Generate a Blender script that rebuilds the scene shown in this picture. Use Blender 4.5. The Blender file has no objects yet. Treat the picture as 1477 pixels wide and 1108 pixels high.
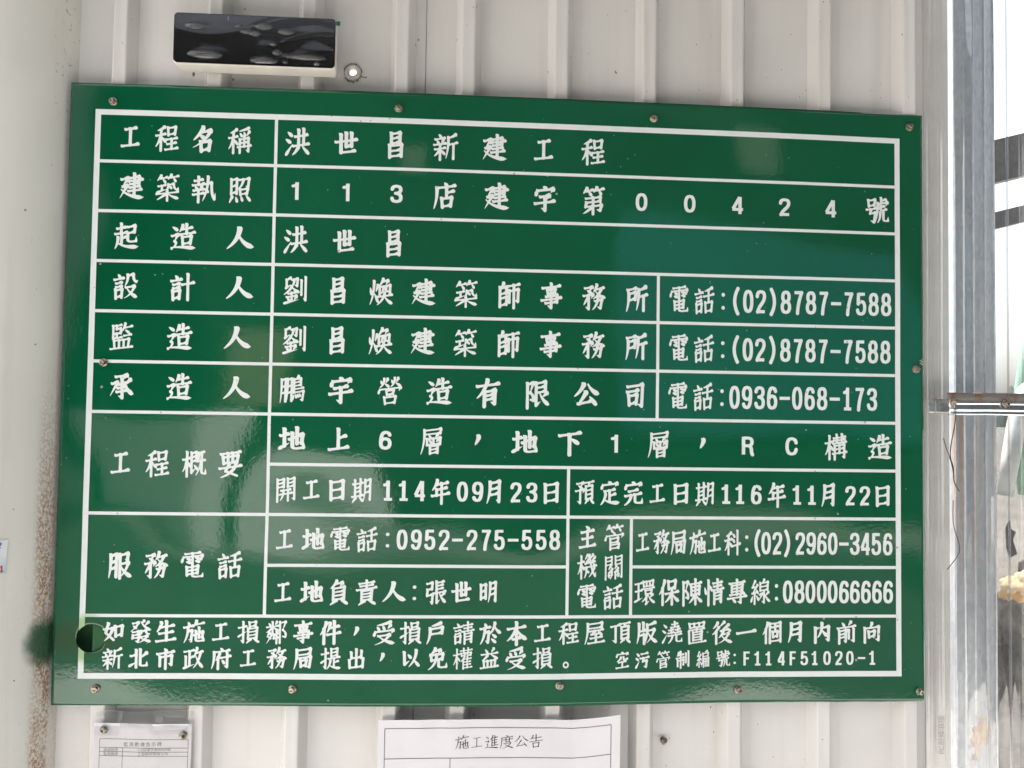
import bpy, bmesh, math, random, zlib, base64
from mathutils import Vector, Matrix, noise
random.seed(7)
S = bpy.context.scene
COL = S.collection
R = math.radians
Z0 = 1.94                                    # height of the board's top edge above the ground (m)

# ------------------------------------------------------------------ camera, sky, sun, exposure
cam_d = bpy.data.cameras.new('camera'); cam = bpy.data.objects.new('camera', cam_d); COL.objects.link(cam)
cam_d.sensor_width = 36.0; cam_d.lens = 27.0; cam_d.clip_start = 0.02; cam_d.clip_end = 500
cam.matrix_world = Matrix(((0.99835, -0.01721, -0.05478, 0.54991), (-0.055337, -0.033754, -0.997897, -1.06702), (0.015325, 0.999282, -0.034651, Z0 + -0.43844), (0, 0, 0, 1)))
S.camera = cam
SUN_EL, SUN_AZ = R(66), R(205)               # the sun stands behind the fence: this side is in open shade, the street is sunlit
sv = Vector((math.sin(SUN_AZ) * math.cos(SUN_EL), -math.cos(SUN_AZ) * math.cos(SUN_EL), math.sin(SUN_EL)))
W = bpy.data.worlds.new('World'); S.world = W; W.use_nodes = True
wn = W.node_tree.nodes; wl = W.node_tree.links; wn.clear()
sky = wn.new('ShaderNodeTexSky'); sky.sky_type = 'NISHITA'; sky.sun_disc = False
sky.sun_elevation = SUN_EL; sky.sun_rotation = math.atan2(sv.x, sv.y); sky.dust_density = 4.0; sky.ozone_density = 1.0; sky.air_density = 1.2
hsv = wn.new('ShaderNodeHueSaturation'); hsv.inputs['Saturation'].default_value = 0.30   # thin overcast: the blue is washed out
bg = wn.new('ShaderNodeBackground'); bg.inputs['Strength'].default_value = 0.15
wo = wn.new('ShaderNodeOutputWorld')
wl.new(sky.outputs[0], hsv.inputs['Color']); wl.new(hsv.outputs[0], bg.inputs[0]); wl.new(bg.outputs[0], wo.inputs[0])
sun_d = bpy.data.lights.new('sun', 'SUN'); sun_d.energy = 5.0; sun_d.angle = R(.53); sun_d.color = (1.0, 0.955, 0.89)
sun = bpy.data.objects.new('sun', sun_d); COL.objects.link(sun); sun.rotation_euler = sv.to_track_quat('Z', 'Y').to_euler(); sun.location = (-3, -4, 5)
S.view_settings.view_transform = 'Standard'; S.view_settings.look = 'None'; S.view_settings.gamma = 1.0
S.view_settings.use_curve_mapping = False; S.view_settings.exposure = 1.45

# ------------------------------------------------------------------ helpers
def tag(o, label=None, cat=None, group=None, kind=None):
    if label: o['label'] = label
    if cat: o['category'] = cat
    if group: o['group'] = group
    if kind: o['kind'] = kind
    return o
def empty(name, loc, label, cat, group=None):
    o = bpy.data.objects.new(name, None); COL.objects.link(o); o.location = loc; o.empty_display_size = 0.05
    return tag(o, label, cat, group)
def link(name, me, mat, parent=None, smooth=False):
    if mat is not None:
        me.materials.clear(); me.materials.append(mat)
    if smooth:
        for p in me.polygons: p.use_smooth = True
    o = bpy.data.objects.new(name, me); COL.objects.link(o)
    if parent is not None:
        o.parent = parent; o.matrix_parent_inverse = Matrix.Translation(-Vector(parent.location))
    return o
def mesh_of(name, verts, faces):
    me = bpy.data.meshes.new(name); me.from_pydata([tuple(v) for v in verts], [], faces); me.update(); return me
def build(name, bm, mat, parent=None, smooth=False):
    me = bpy.data.meshes.new(name); bm.to_mesh(me); bm.free(); return link(name, me, mat, parent, smooth)
def evaluated(me, mods):
    o = bpy.data.objects.new('tmp', me); COL.objects.link(o)
    for t, kw in mods:
        m = o.modifiers.new('m', t)
        for k, v in kw.items(): setattr(m, k, v)
    dg = bpy.context.evaluated_depsgraph_get(); dg.update()
    out = bpy.data.meshes.new_from_object(o.evaluated_get(dg)); bpy.data.objects.remove(o); return out
def add_box(bm, lo, hi, bevel=0, seg=2):
    r = bmesh.ops.create_cube(bm, size=1.0); vs = r['verts']
    for v in vs:
        v.co = Vector([lo[i] + (v.co[i] + .5) * (hi[i] - lo[i]) for i in range(3)])
    if bevel:
        es = list({e for v in vs for e in v.link_edges}); bmesh.ops.bevel(bm, geom=es, offset=bevel, segments=seg, affect='EDGES', profile=.5)
def add_tube(bm, pts, rad, n=8, cap=True):
    pts = [Vector(p) for p in pts]; rings = []; prev = None
    for i, p in enumerate(pts):
        t = (pts[min(i + 1, len(pts) - 1)] - pts[max(i - 1, 0)]).normalized()
        a = Vector((0, 0, 1)) if abs(t.z) < .9 else Vector((1, 0, 0))
        if prev is not None: a = prev
        x = (a - t * a.dot(t)).normalized(); y = t.cross(x); prev = x
        rr = rad[i] if isinstance(rad, (list, tuple)) else rad
        rings.append([bm.verts.new(p + (x * math.cos(k * 2 * math.pi / n) + y * math.sin(k * 2 * math.pi / n)) * rr) for k in range(n)])
    for a, b in zip(rings, rings[1:]):
        for k in range(n): bm.faces.new((a[k], a[(k + 1) % n], b[(k + 1) % n], b[k]))
    if cap:
        bm.faces.new(rings[0][::-1]); bm.faces.new(rings[-1])
def add_lathe(bm, prof, n=24, sides=None):
    """profile of (radius, height along -y) round the y axis; sides=6 makes a hexagon"""
    n = sides or n; rings = []
    for r, h in prof:
        if r < 1e-6: rings.append([bm.verts.new((0, -h, 0))])
        else: rings.append([bm.verts.new((r * math.cos(k * 2 * math.pi / n), -h, r * math.sin(k * 2 * math.pi / n))) for k in range(n)])
    for a, b in zip(rings, rings[1:]):
        if len(a) == 1 and len(b) == 1: continue
        for k in range(n):
            k2 = (k + 1) % n
            if len(b) == 1: bm.faces.new((a[k], a[k2], b[0]))
            elif len(a) == 1: bm.faces.new((a[0], b[k2], b[k]))
            else: bm.faces.new((a[k], a[k2], b[k2], b[k]))
def spline(pts, n=12):
    pts = [Vector(p) for p in pts]; out = []
    for i in range(len(pts) - 1):
        p0, p1, p2, p3 = pts[max(i - 1, 0)], pts[i], pts[i + 1], pts[min(i + 2, len(pts) - 1)]
        for k in range(n):
            t = k / n
            out.append(.5 * ((2 * p1) + (p2 - p0) * t + (2 * p0 - 5 * p1 + 4 * p2 - p3) * t * t + (3 * p1 - p0 - 3 * p2 + p3) * t ** 3))
    out.append(pts[-1]); return out

# ------------------------------------------------------------------ material helpers
class Mat:
    def __init__(self, name, color=(.5, .5, .5), rough=.5, metal=0, spec=.5):
        self.m = bpy.data.materials.new(name); self.m.use_nodes = True
        self.n = self.m.node_tree.nodes; self.l = self.m.node_tree.links
        self.b = self.n['Principled BSDF']; self.out = self.n['Material Output']
        self.b.inputs['Base Color'].default_value = (*color, 1); self.b.inputs['Roughness'].default_value = rough
        self.b.inputs['Metallic'].default_value = metal; self.b.inputs['Specular IOR Level'].default_value = spec
    def new(self, t, **kw):
        n = self.n.new('ShaderNode' + t)
        for k, v in kw.items(): setattr(n, k, v)
        return n
    def coord(self):
        if not hasattr(self, '_c'): self._c = self.new('NewGeometry').outputs['Position']
        return self._c
    def noise(self, scale, detail=4, rough=.55, stretch=(1, 1, 1), dist=0):
        mp = self.new('Mapping'); mp.inputs['Scale'].default_value = stretch; self.l.new(self.coord(), mp.inputs[0])
        t = self.new('TexNoise'); t.inputs['Scale'].default_value = scale; t.inputs['Detail'].default_value = detail
        t.inputs['Roughness'].default_value = rough; t.inputs['Distortion'].default_value = dist
        self.l.new(mp.outputs[0], t.inputs['Vector']); return t.outputs['Fac']
    def ramp(self, fac, a, b, va=0.0, vb=1.0):
        r = self.new('MapRange'); r.clamp = True; r.interpolation_type = 'SMOOTHSTEP'
        for k, v in zip(('From Min', 'From Max', 'To Min', 'To Max'), (a, b, va, vb)): r.inputs[k].default_value = v
        self.l.new(fac, r.inputs['Value']); return r.outputs[0]
    def math(self, op, a, b=None):
        n = self.new('Math', operation=op)
        for i, x in enumerate((a, b)):
            if x is None: continue
            if isinstance(x, (int, float)): n.inputs[i].default_value = x
            else: self.l.new(x, n.inputs[i])
        return n.outputs[0]
    def xyz(self):
        if not hasattr(self, '_x'):
            s = self.new('SeparateXYZ'); self.l.new(self.coord(), s.inputs[0]); self._x = s.outputs
        return self._x
    def mix(self, fac, a, b):
        n = self.new('Mix', data_type='RGBA'); n.clamp_factor = True
        for i, x in ((0, fac), (6, a), (7, b)):
            if isinstance(x, (int, float)): n.inputs[i].default_value = x
            elif isinstance(x, tuple): n.inputs[i].default_value = (*x, 1)
            else: self.l.new(x, n.inputs[i])
        return n.outputs[2]
    def color(self, s): self.l.new(s, self.b.inputs['Base Color']); return self
    def rough(self, s): self.l.new(s, self.b.inputs['Roughness']); return self
    def bump(self, h, strength=.2, dist=.001):
        b = self.new('Bump'); b.inputs['Strength'].default_value = strength; b.inputs['Distance'].default_value = dist
        self.l.new(h, b.inputs['Height'])
        if self.b.inputs['Normal'].is_linked: self.l.new(self.b.inputs['Normal'].links[0].from_socket, b.inputs['Normal'])
        self.l.new(b.outputs[0], self.b.inputs['Normal']); return self
    def dist2(self, x0, z0, sx=1, sz=1):
        """elliptic distance from a point of the wall plane"""
        x, _, z = self.xyz()
        dx = self.math('MULTIPLY', self.math('SUBTRACT', x, x0), 1 / sx); dz = self.math('MULTIPLY', self.math('SUBTRACT', z, z0), 1 / sz)
        return self.math('SQRT', self.math('ADD', self.math('MULTIPLY', dx, dx), self.math('MULTIPLY', dz, dz)))
def specks(M, scale, thr, seed=0.0, stretch=(1, 1, 1)):
    mp = M.new('Mapping'); mp.inputs['Location'].default_value = (seed, seed * 1.7, seed * .3); mp.inputs['Scale'].default_value = stretch
    M.l.new(M.coord(), mp.inputs[0])
    v = M.new('TexVoronoi'); v.inputs['Scale'].default_value = scale; M.l.new(mp.outputs[0], v.inputs['Vector'])
    sep = M.new('SeparateColor'); M.l.new(v.outputs['Color'], sep.inputs[0])
    keep = M.math('GREATER_THAN', sep.outputs[0], 1 - thr)
    size = M.math('MULTIPLY', sep.outputs[1], .30)
    return M.math('MULTIPLY', keep, M.math('LESS_THAN', v.outputs['Distance'], size))

HX, HZ = 0.0490, Z0 - 0.7517                              # the round hole near the board's lower left corner
SPRAY = (0.006, 0.085, 0.022)                # dark green spray paint

def mat_wall():
    M = Mat('off_white_painted_steel', rough=.33, spec=.5)
    base = M.mix(M.ramp(M.noise(3, 3), .35, .7), (.70, .685, .665), (.64, .625, .61))
    streak = M.ramp(M.noise(26, 4, stretch=(1, 1, .05)), .50, .80, 0, .42)
    base = M.mix(streak, base, (.50, .47, .43))
    base = M.mix(M.ramp(M.noise(90, 6, .75), .62, .82, 0, .22), base, (.43, .38, .33))
    base = M.mix(M.math('MULTIPLY', specks(M, 220, .045, 3.1, (1, 1, .6)), .8), base, (.12, .10, .08))
    base = M.mix(M.math('MULTIPLY', specks(M, 110, .02, 8.1, (1, 1, .5)), .85), base, (.06, .055, .05))
    d = M.dist2(HX, HZ, 1.4, 1)
    base = M.mix(M.ramp(d, .028, .060, .97, 0), base, SPRAY)
    M.color(base); M.rough(M.math('MAXIMUM', M.ramp(M.noise(14, 3), .3, .7, .13, .24), M.ramp(d, .028, .060, .85, 0)))
    M.bump(M.noise(220, 2), .05, .0004).bump(M.noise(9, 2, stretch=(1, 1, .3)), .25, .004)
    return M.m
def mat_pillar():
    M = Mat('cream_painted_post', rough=.42, spec=.45)
    x, y, z = M.xyz()
    base = M.mix(M.ramp(M.noise(4, 3), .35, .7), (.76, .75, .70), (.70, .69, .64))
    base = M.mix(M.ramp(M.noise(40, 4, stretch=(1, 1, .06)), .5, .8, 0, .22), base, (.45, .42, .37))
    edge = M.ramp(x, -.0190, -.0120)
    low = M.ramp(z, 1.62, 1.25)
    blot = M.ramp(M.noise(13, 4, stretch=(1, 1, .45)), .36, .56)
    fine = M.ramp(M.noise(330, 6, .8, stretch=(1, 1, .7)), .42, .56)
    rust = M.math('MULTIPLY', M.math('MULTIPLY', edge, low), M.math('MULTIPLY', fine, M.ramp(blot, 0, 1, .40, 1)))
    halo = M.math('MULTIPLY', M.math('MULTIPLY', M.ramp(x, -.034, -.018), low), M.ramp(M.noise(260, 6, .8), .60, .68, 0, .8))
    rust = M.math('MAXIMUM', M.math('MULTIPLY', rust, M.ramp(x, -.0052, -.0065, .3, 1)), halo)
    rcol = M.mix(M.noise(120, 3), (.24, .085, .028), (.42, .20, .09))
    base = M.mix(rust, base, rcol)
    top = M.math('MULTIPLY', M.ramp(z, 1.80, 2.02), M.ramp(x, -.022, -.008))
    base = M.mix(M.math('MULTIPLY', M.ramp(M.noise(120, 4, .7), .60, .70), top), base, (.10, .10, .10))
    base = M.mix(M.math('MULTIPLY', specks(M, 190, .012, 1.3), .8), base, (.09, .08, .07))
    d = M.dist2(-.0075, HZ - .002, .42, 1.0)
    nz = M.math('MULTIPLY', M.math('SUBTRACT', M.noise(60, 3), .5), .016)
    base = M.mix(M.ramp(M.math('ADD', d, nz), .018, .042, .95, 0), base, (.006, .080, .032))
    M.color(base); M.bump(M.noise(180, 3), .06, .0004).bump(M.noise(7, 2), .2, .003).bump(rust, .35, .0006)
    return M.m
def mat_green():
    M = Mat('glossy_green_sheeting', rough=.10, spec=.85)
    base = M.mix(M.ramp(M.noise(5, 3), .35, .7), (.0010, .096, .039), (.0012, .084, .035))
    base = M.mix(M.ramp(M.noise(120, 5, .7), .62, .78, 0, .22), base, (.05, .13, .085))
    base = M.mix(M.math('MULTIPLY', specks(M, 150, .005, 2.2), .6), base, (.42, .50, .44))
    base = M.mix(M.math('MULTIPLY', specks(M, 300, .010, 5.2), .45), base, (.30, .40, .34))
    d = M.dist2(HX - .012, HZ, 2.2, 1)
    base = M.mix(M.ramp(d, .012, .034, .85, 0), base, (.022, .070, .022))
    M.color(base)
    M.rough(M.ramp(M.noise(30, 4), .35, .75, .02, .065))
    M.bump(M.noise(210, 2, .5), .05, .0008).bump(M.noise(620, 2), .04, .0003)
    return M.m
def mat_white():
    M = Mat('white_reflective_sheeting', rough=.30, spec=.4)
    base = M.mix(M.ramp(M.noise(40, 4), .4, .75, 0, .5), (.745, .785, .79), (.68, .71, .71))
    base = M.mix(M.math('MULTIPLY', specks(M, 150, .04, 4.4), .8), base, (.33, .32, .30))
    d = M.dist2(HX - .004, HZ, .78, 1.05)
    base = M.mix(M.ramp(d, .024, .037, .75, 0), base, (.20, .42, .12))
    M.color(base); M.bump(M.noise(210, 2), .05, .0007)
    return M.m
def mat_galv():
    M = Mat('galvanised_steel', rough=.38, metal=.55, spec=.5)
    v = M.new('TexVoronoi'); v.inputs['Scale'].default_value = 170; mp = M.new('Mapping'); mp.inputs['Scale'].default_value = (1, 1, .6)
    M.l.new(M.coord(), mp.inputs[0]); M.l.new(mp.outputs[0], v.inputs['Vector'])
    sep = M.new('SeparateColor'); M.l.new(v.outputs['Color'], sep.inputs[0])
    base = M.mix(sep.outputs[0], (.43, .465, .52), (.54, .57, .615))
    base = M.mix(M.ramp(M.noise(60, 5, .7, stretch=(1, 1, .06)), .45, .75, 0, .35), base, (.36, .38, .41))
    base = M.mix(M.ramp(M.noise(45, 4, .7), .60, .75, 0, .6), base, (.66, .68, .70))
    x, y, z = M.xyz()
    run = M.math('MULTIPLY', M.ramp(M.noise(55, 3, stretch=(1, 1, .03)), .52, .66), M.math('MULTIPLY', M.ramp(z, 1.16, 1.50), M.ramp(z, 1.535, 1.525)))
    base = M.mix(M.math('MULTIPLY', run, .6), base, (.40, .20, .09))
    mort = M.math('MULTIPLY', M.ramp(M.math('ADD', M.dist2(1.305, 1.035, .9, 1.2), M.math('MULTIPLY', M.noise(48, 6, .7), .085)), .060, .066, 1, 0), 1.0)
    base = M.mix(mort, base, M.mix(M.ramp(M.noise(70, 4), .45, .60), (.56, .49, .40), (.58, .36, .26)))
    M.color(base); M.rough(M.ramp(M.noise(90, 4, stretch=(1, 1, .1)), .3, .7, .28, .42)); M.bump(M.noise(160, 3, stretch=(1, 1, .2)), .1, .0006).bump(mort, .5, .002)
    return M.m
def mat_clear():
    M = Mat('clear_polycarbonate')
    M.n.remove(M.b)
    tr = M.new('BsdfTransparent'); tr.inputs[0].default_value = (.975, .975, .97, 1)
    gl = M.new('BsdfGlossy'); gl.inputs['Roughness'].default_value = .025
    df = M.new('BsdfDiffuse'); df.inputs[0].default_value = (.75, .74, .72, 1)
    lw = M.new('LayerWeight'); lw.inputs[0].default_value = .5
    fac = M.math('ADD', M.math('MULTIPLY', M.math('POWER', lw.outputs['Facing'], 4.0), .8), .15)
    b = M.new('Bump'); b.inputs['Strength'].default_value = .35; b.inputs['Distance'].default_value = .002
    M.l.new(M.noise(18, 3, stretch=(1, 1, .18)), b.inputs['Height'])
    for s in (gl, lw): M.l.new(b.outputs[0], s.inputs['Normal'])
    dirt = M.ramp(M.noise(55, 5, .7, stretch=(1, 1, .05)), .48, .78, .0, .20)
    m0 = M.new('MixShader'); M.l.new(dirt, m0.inputs[0]); M.l.new(tr.outputs[0], m0.inputs[1]); M.l.new(df.outputs[0], m0.inputs[2])
    m1 = M.new('MixShader'); M.l.new(fac, m1.inputs[0]); M.l.new(m0.outputs[0], m1.inputs[1]); M.l.new(gl.outputs[0], m1.inputs[2])
    M.l.new(m1.outputs[0], M.out.inputs[0])
    return M.m
def mat_film(tint=.9, dirt=.1):
    M = Mat('clear_plastic_film'); M.n.remove(M.b)
    tr = M.new('BsdfTransparent'); tr.inputs[0].default_value = (tint, tint, tint, 1)
    gl = M.new('BsdfGlossy'); gl.inputs['Roughness'].default_value = .06
    df = M.new('BsdfDiffuse'); df.inputs[0].default_value = (.7, .7, .7, 1)
    m0 = M.new('MixShader'); m0.inputs[0].default_value = dirt; M.l.new(tr.outputs[0], m0.inputs[1]); M.l.new(df.outputs[0], m0.inputs[2])
    lw = M.new('LayerWeight'); lw.inputs[0].default_value = .5
    m1 = M.new('MixShader'); M.l.new(M.math('ADD', M.math('MULTIPLY', M.math('POWER', lw.outputs['Facing'], 4.0), .85), .05), m1.inputs[0]); M.l.new(m0.outputs[0], m1.inputs[1]); M.l.new(gl.outputs[0], m1.inputs[2])
    M.l.new(m1.outputs[0], M.out.inputs[0]); return M.m
def mat_screw():
    M = Mat('weathered_zinc_screw', rough=.36, metal=.85)
    base = M.mix(M.ramp(M.noise(260, 4), .4, .65), (.44, .40, .34), (.20, .15, .11))
    M.color(base); M.bump(M.noise(500, 3), .2, .0003); return M.m
def mat_paper():
    M = Mat('white_printer_paper', rough=.75, spec=.25)
    M.color(M.mix(M.noise(12, 3), (.80, .78, .81), (.74, .72, .76))); M.bump(M.noise(35, 3), .25, .002); return M.m
def simple(name, c, rough=.5, metal=0, c2=None, sc=40, bump=.1):
    M = Mat(name, c, rough, metal)
    c2 = c2 or tuple(x * .75 for x in c)
    M.color(M.mix(M.ramp(M.noise(sc, 4), .35, .7), c, c2)); M.bump(M.noise(sc * 3, 3), bump, .0006); return M.m

MW, MP, MG, MT, MV = mat_wall(), mat_pillar(), mat_green(), mat_white(), mat_galv()
MC, MF, MS, MPA = mat_clear(), mat_film(), mat_screw(), mat_paper()
INK = simple('black_toner', (.03, .03, .035), .7)

# ------------------------------------------------------------------ setting: ground, and the street side that the gloss reflects
def concrete(name, c, sc):
    M = Mat(name, c, .9, 0, .15); M.color(M.mix(M.ramp(M.noise(sc, 5), .3, .7), c, tuple(x * .72 for x in c))); M.bump(M.noise(sc * 12, 4), .3, .004); return M.m
bm = bmesh.new(); bmesh.ops.create_grid(bm, x_segments=1, y_segments=1, size=120)
tag(build('ground', bm, concrete('street_concrete', (.34, .33, .31), 1.3)), kind='structure')
def slab(name, lo, hi, mat, kind='structure'):
    bm = bmesh.new(); add_box(bm, lo, hi); return tag(build(name, bm, mat), kind=kind)
slab('pavement', (-40, -3.1, -.2), (6, .3, .004), concrete('pale_concrete', (.56, .545, .52), 2.2))
slab('road', (-60, -7.2, -.3), (60, -3.1, .002), concrete('asphalt', (.070, .070, .070), 3.0))
slab('pavement', (-40, -9.4, -.2), (40, -7.2, .06), concrete('pale_concrete', (.20, .195, .185), 2.2))
def offscreen_building():
    root = empty('offscreen_building', (0, -9, 0), 'long dark building across the sunlit street, showing only as reflections in the glossy board', 'building')
    dk = concrete('dark_tile', (.030, .032, .030), .6)
    bm = bmesh.new(); add_box(bm, (-4.85, -12, 0), (30, -9.0, 6.4)); build('wall', bm, dk, root)
    wh = simple('white_panel_paint', (.85, .84, .81), .5); bl = simple('blue_grey_panel_paint', (.035, .115, .165), .5); ol = simple('ochre_tile', (.30, .27, .18), .6)
    gr = simple('grey_tile', (.19, .185, .16), .6)
    def panel(name, x0, x1, z0, z1, m, d=.06):  # added panels, placed for the pale and coloured patches mirrored in the board
        bm = bmesh.new(); add_box(bm, (x0, -9.0 + .003, z0), (x1, -9.0 + d, z1), .01, 1); build(name, bm, m, root)
    panel('white_reflect_panel', -4.6, -2.45, .06, 1.35, wh); panel('white_reflect_panel', -2.2, -.7, .06, .62, wh)
    panel('ochre_reflect_panel', -2.8, -1.9, 1.45, 2.4, ol); panel('blue_reflect_panel', 2.6, 8.0, 1.2, 3.9, bl)
    panel('grey_reflect_panel', -.55, .05, 4.2, 5.0, gr); panel('grey_reflect_panel', 4.35, 5.0, 4.6, 5.3, gr)
    root = empty('offscreen_building', (-12, -6, 0), 'tall pale block added across the street to the left, brightening the fence from that side', 'building')
    bm = bmesh.new(); add_box(bm, (-26, -13, 0), (-4.9, -5.2, 12)); build('wall', bm, concrete('pale_tile', (.80, .79, .77), .6), root)  # added block that bounces sunlight onto the fence from the left
offscreen_building()
bm = bmesh.new(); add_box(bm, (3.8, -3.9, 0), (4.1, -.2, 9))  # unseen wall added to cut the light coming from the right
tag(build('side_blocker', bm, concrete('dark_blocker_plaster', (.05, .05, .05), .8)), 'dark light-blocking wall added far to the right of the fence, outside the picture, shading it from that side', 'wall')
def shade_sheet():  # unseen sheet added to darken the fence towards its top right
    bm = bmesh.new(); P = [(.02, .022), (1.262, .022), (1.262, -1.0), (.02, -.26)]
    a = [bm.verts.new((x, y, 2.235)) for x, y in P]; b = [bm.verts.new((x, y, 2.265)) for x, y in P]
    bm.faces.new(a); bm.faces.new(b[::-1])
    for i in range(4): bm.faces.new((a[i], b[i], b[(i + 1) % 4], a[(i + 1) % 4]))
    bmesh.ops.recalc_face_normals(bm, faces=bm.faces)
    tag(build('shade_sheet', bm, simple('dark_shade_paint', (.10, .10, .10), .6)), 'shade sheet added just above the picture, shading the upper part of the fence', 'shade_sheet')
shade_sheet()


# ------------------------------------------------------------------ the corrugated fence
def fence():
    root = empty('corrugated_fence', (.6, .022, 0), 'off white corrugated steel fence with upright ribs behind the green board', 'fence')
    def sheet(x0, x1, ribs, dy, z0=.02, z1=2.75):
        prof = [(x0, .0225)]
        for c in ribs:
            prof += [(c - .0180, .0225), (c - .0172, .0218), (c - .0095, .0050), (c - .0084, .0041), (c - .0066, .0038), (c - .0030, .0044), (c + .0030, .0044), (c + .0066, .0038), (c + .0084, .0041), (c + .0095, .0050), (c + .0172, .0218), (c + .0180, .0225), (c + .0300, .0225), (c + .0312, .0216), (c + .0324, .0225)]
        prof.append((x1, .0225))
        # stiffening creases of the flat pans
        zs = [z0 + (z1 - z0) * i / 60 for i in range(61)]
        V = []; F = []
        for z in zs:
            for x, y in prof:
                wob = noise.noise((x * 6, 3.1, z * 2.2)) * .0011 if y > .015 else noise.noise((x * 5, 9.1, z * 1.6)) * .0004
                V.append((x, y + dy + wob, z))
        n = len(prof)
        for j in range(len(zs) - 1):
            for i in range(n - 1):
                a = j * n + i; F.append((a, a + 1, a + n + 1, a + n))
        return mesh_of('sheet', V, F)
    def rolled(me):                                       # soft folds: smooth normals that keep the flats flat
        for p in me.polygons: p.use_smooth = True
        return evaluated(me, [('WEIGHTED_NORMAL', dict(weight=50, keep_sharp=False))])
    ribsA = [-.068, .060, .189, .3165, .4465]
    ribsB = [.540, .672, .799, .927, 1.056, 1.183]
    me = sheet(-.16, .4745, ribsA, 0)
    me = evaluated(me, [('SOLIDIFY', dict(thickness=.0006, offset=1.0))])
    cut = bmesh.new(); bmesh.ops.create_cone(cut, cap_ends=True, segments=32, radius1=.0052, radius2=.0052, depth=.06, matrix=Matrix.Translation((GX, .02, GZ)) @ Matrix.Rotation(R(90), 4, 'X'))
    cm = bpy.data.meshes.new('cut'); cut.to_mesh(cm); cut.free(); co = bpy.data.objects.new('cut', cm); COL.objects.link(co)
    me = evaluated(me, [('BOOLEAN', dict(operation='DIFFERENCE', object=co, solver='EXACT'))]); bpy.data.objects.remove(co); me = rolled(me)
    link('steel_sheet', me, MW, root)
    me = sheet(.4695, 1.2075, ribsB, .0012)
    me = rolled(evaluated(me, [('SOLIDIFY', dict(thickness=.0006, offset=1.0))]))
    link('steel_sheet', me, MW, root)
    return root
GX, GZ = .3763, Z0 + .0391
fence()

# white board/post that closes the fence beside the clear sheet
JW = simple('white_board_paint', (.68, .665, .65), .5, c2=(.62, .61, .59), sc=30)
def white_jamb():
    bm = bmesh.new(); add_box(bm, (1.2070, .0245, .02), (1.2540, .0285, 2.75), .001)
    tag(build('white_jamb', bm, JW), 'narrow white upright closing the fence end, seen through the clear plastic strip', 'post')
white_jamb()

def pillar():
    bm = bmesh.new(); n = 96; rad = .125; cx, cy = -.1262, .04
    rings = []
    zs = [.02 + 2.75 * i / 40 for i in range(41)]
    for z in zs:
        ring = []
        for k in range(n):
            a = 2 * math.pi * k / n
            r = rad + noise.noise((math.cos(a) * 2, math.sin(a) * 2, z * 2.5)) * .0007
            ring.append(bm.verts.new((cx + r * math.cos(a), cy + r * math.sin(a), z)))
        rings.append(ring)
    for a, b in zip(rings, rings[1:]):
        for k in range(n): bm.faces.new((a[k], a[(k + 1) % n], b[(k + 1) % n], b[k]))
    bm.faces.new(rings[-1])
    o = build('steel_post', bm, MP, None, True)
    tag(o, 'thick round cream post with rust speckles left of the green board', 'post')
pillar()

# ------------------------------------------------------------------ the board
def bulge(u, v):
    """how far the thin board bows out between its screws (m), plus small dents that bend the reflections"""
    x, y = (u - .6) / .6, (v - .42) / .42
    t = min(1, max(0, (u - .03) / .92)); g = max(0, math.sin(math.pi * t ** 1.25)) ** 1.5
    s = 0.00497 * (1 - x * x) + -0.00038 * (1 - y * y) + -0.00399 * (1 - x * x) * y + -0.00049 * (1 - y * y) * x + 0.00191 * x * y + 0.01019 * g * min(1.2, max(0, v / .84)) ** 5
    return s + dents(u, v)
def dents(u, v):
    w = .0009 * noise.noise((u * 4.2, v * 5.0, 3.7)) + .0006 * noise.noise((u * 8.5, v * 9.0, 1.2))
    for cu, cv, su, sv_, a in ((.19, .665, .085, .060, .0022), (.325, .575, .07, .06, -.0016), (.07, .56, .05, .06, .0010), (.47, .10, .05, .05, .0008), (.62, .66, .10, .05, .0009), (.28, .44, .05, .04, .0007)):
        w += a * math.exp(-((u - cu) / su) ** 2 - ((v - cv) / sv_) ** 2)
    return w

def yb(u, v): return -bulge(u, v)
sign = empty('construction_sign', (.6, 0, Z0 - .84), 'large glossy green construction notice board with white table of Chinese text, screwed to the fence', 'sign')
HU, HV, HR = HX, Z0 - HZ, .0188
def board_grid(u0, v0, u1, v1, step, off, hole=True):
    nu = max(1, round((u1 - u0) / step)); nv = max(1, round((v1 - v0) / step))
    bm = bmesh.new(); G = [[None] * (nu + 1) for _ in range(nv + 1)]
    du, dv = (u1 - u0) / nu, (v1 - v0) / nv; lim = .62 * max(du, dv)
    near = hole and u0 - HR < HU < u1 + HR and v0 - HR < HV < v1 + HR
    for j in range(nv + 1):
        for i in range(nu + 1):
            u, v = u0 + du * i, v0 + dv * j
            if near:
                d = math.hypot(u - HU, v - HV)
                if 1e-6 < d and abs(d - HR) < lim and 0 < i < nu and 0 < j < nv:
                    u, v = HU + (u - HU) * HR / d, HV + (v - HV) * HR / d
            G[j][i] = bm.verts.new((u, yb(u, v) - off, Z0 - v))
    for j in range(nv):
        for i in range(nu):
            q = (G[j][i], G[j + 1][i], G[j + 1][i + 1], G[j][i + 1])
            if near:
                c = sum((Vector((w.co.x - HU, Z0 - w.co.z - HV)) for w in q), Vector((0, 0))) / 4
                if c.length < HR - .0002: continue
            bm.faces.new(q)
    loose = [v for v in bm.verts if not v.link_faces]
    bmesh.ops.delete(bm, geom=loose, context='VERTS')
    return bm
bm = board_grid(0, 0, 1.2, 0.8400, .004, 0, False)
cells = [f for f in bm.faces if abs(f.calc_center_median().x - HU) < .026 and abs(Z0 - f.calc_center_median().z - HV) < .026]
bmesh.ops.delete(bm, geom=cells, context='FACES')
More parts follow.
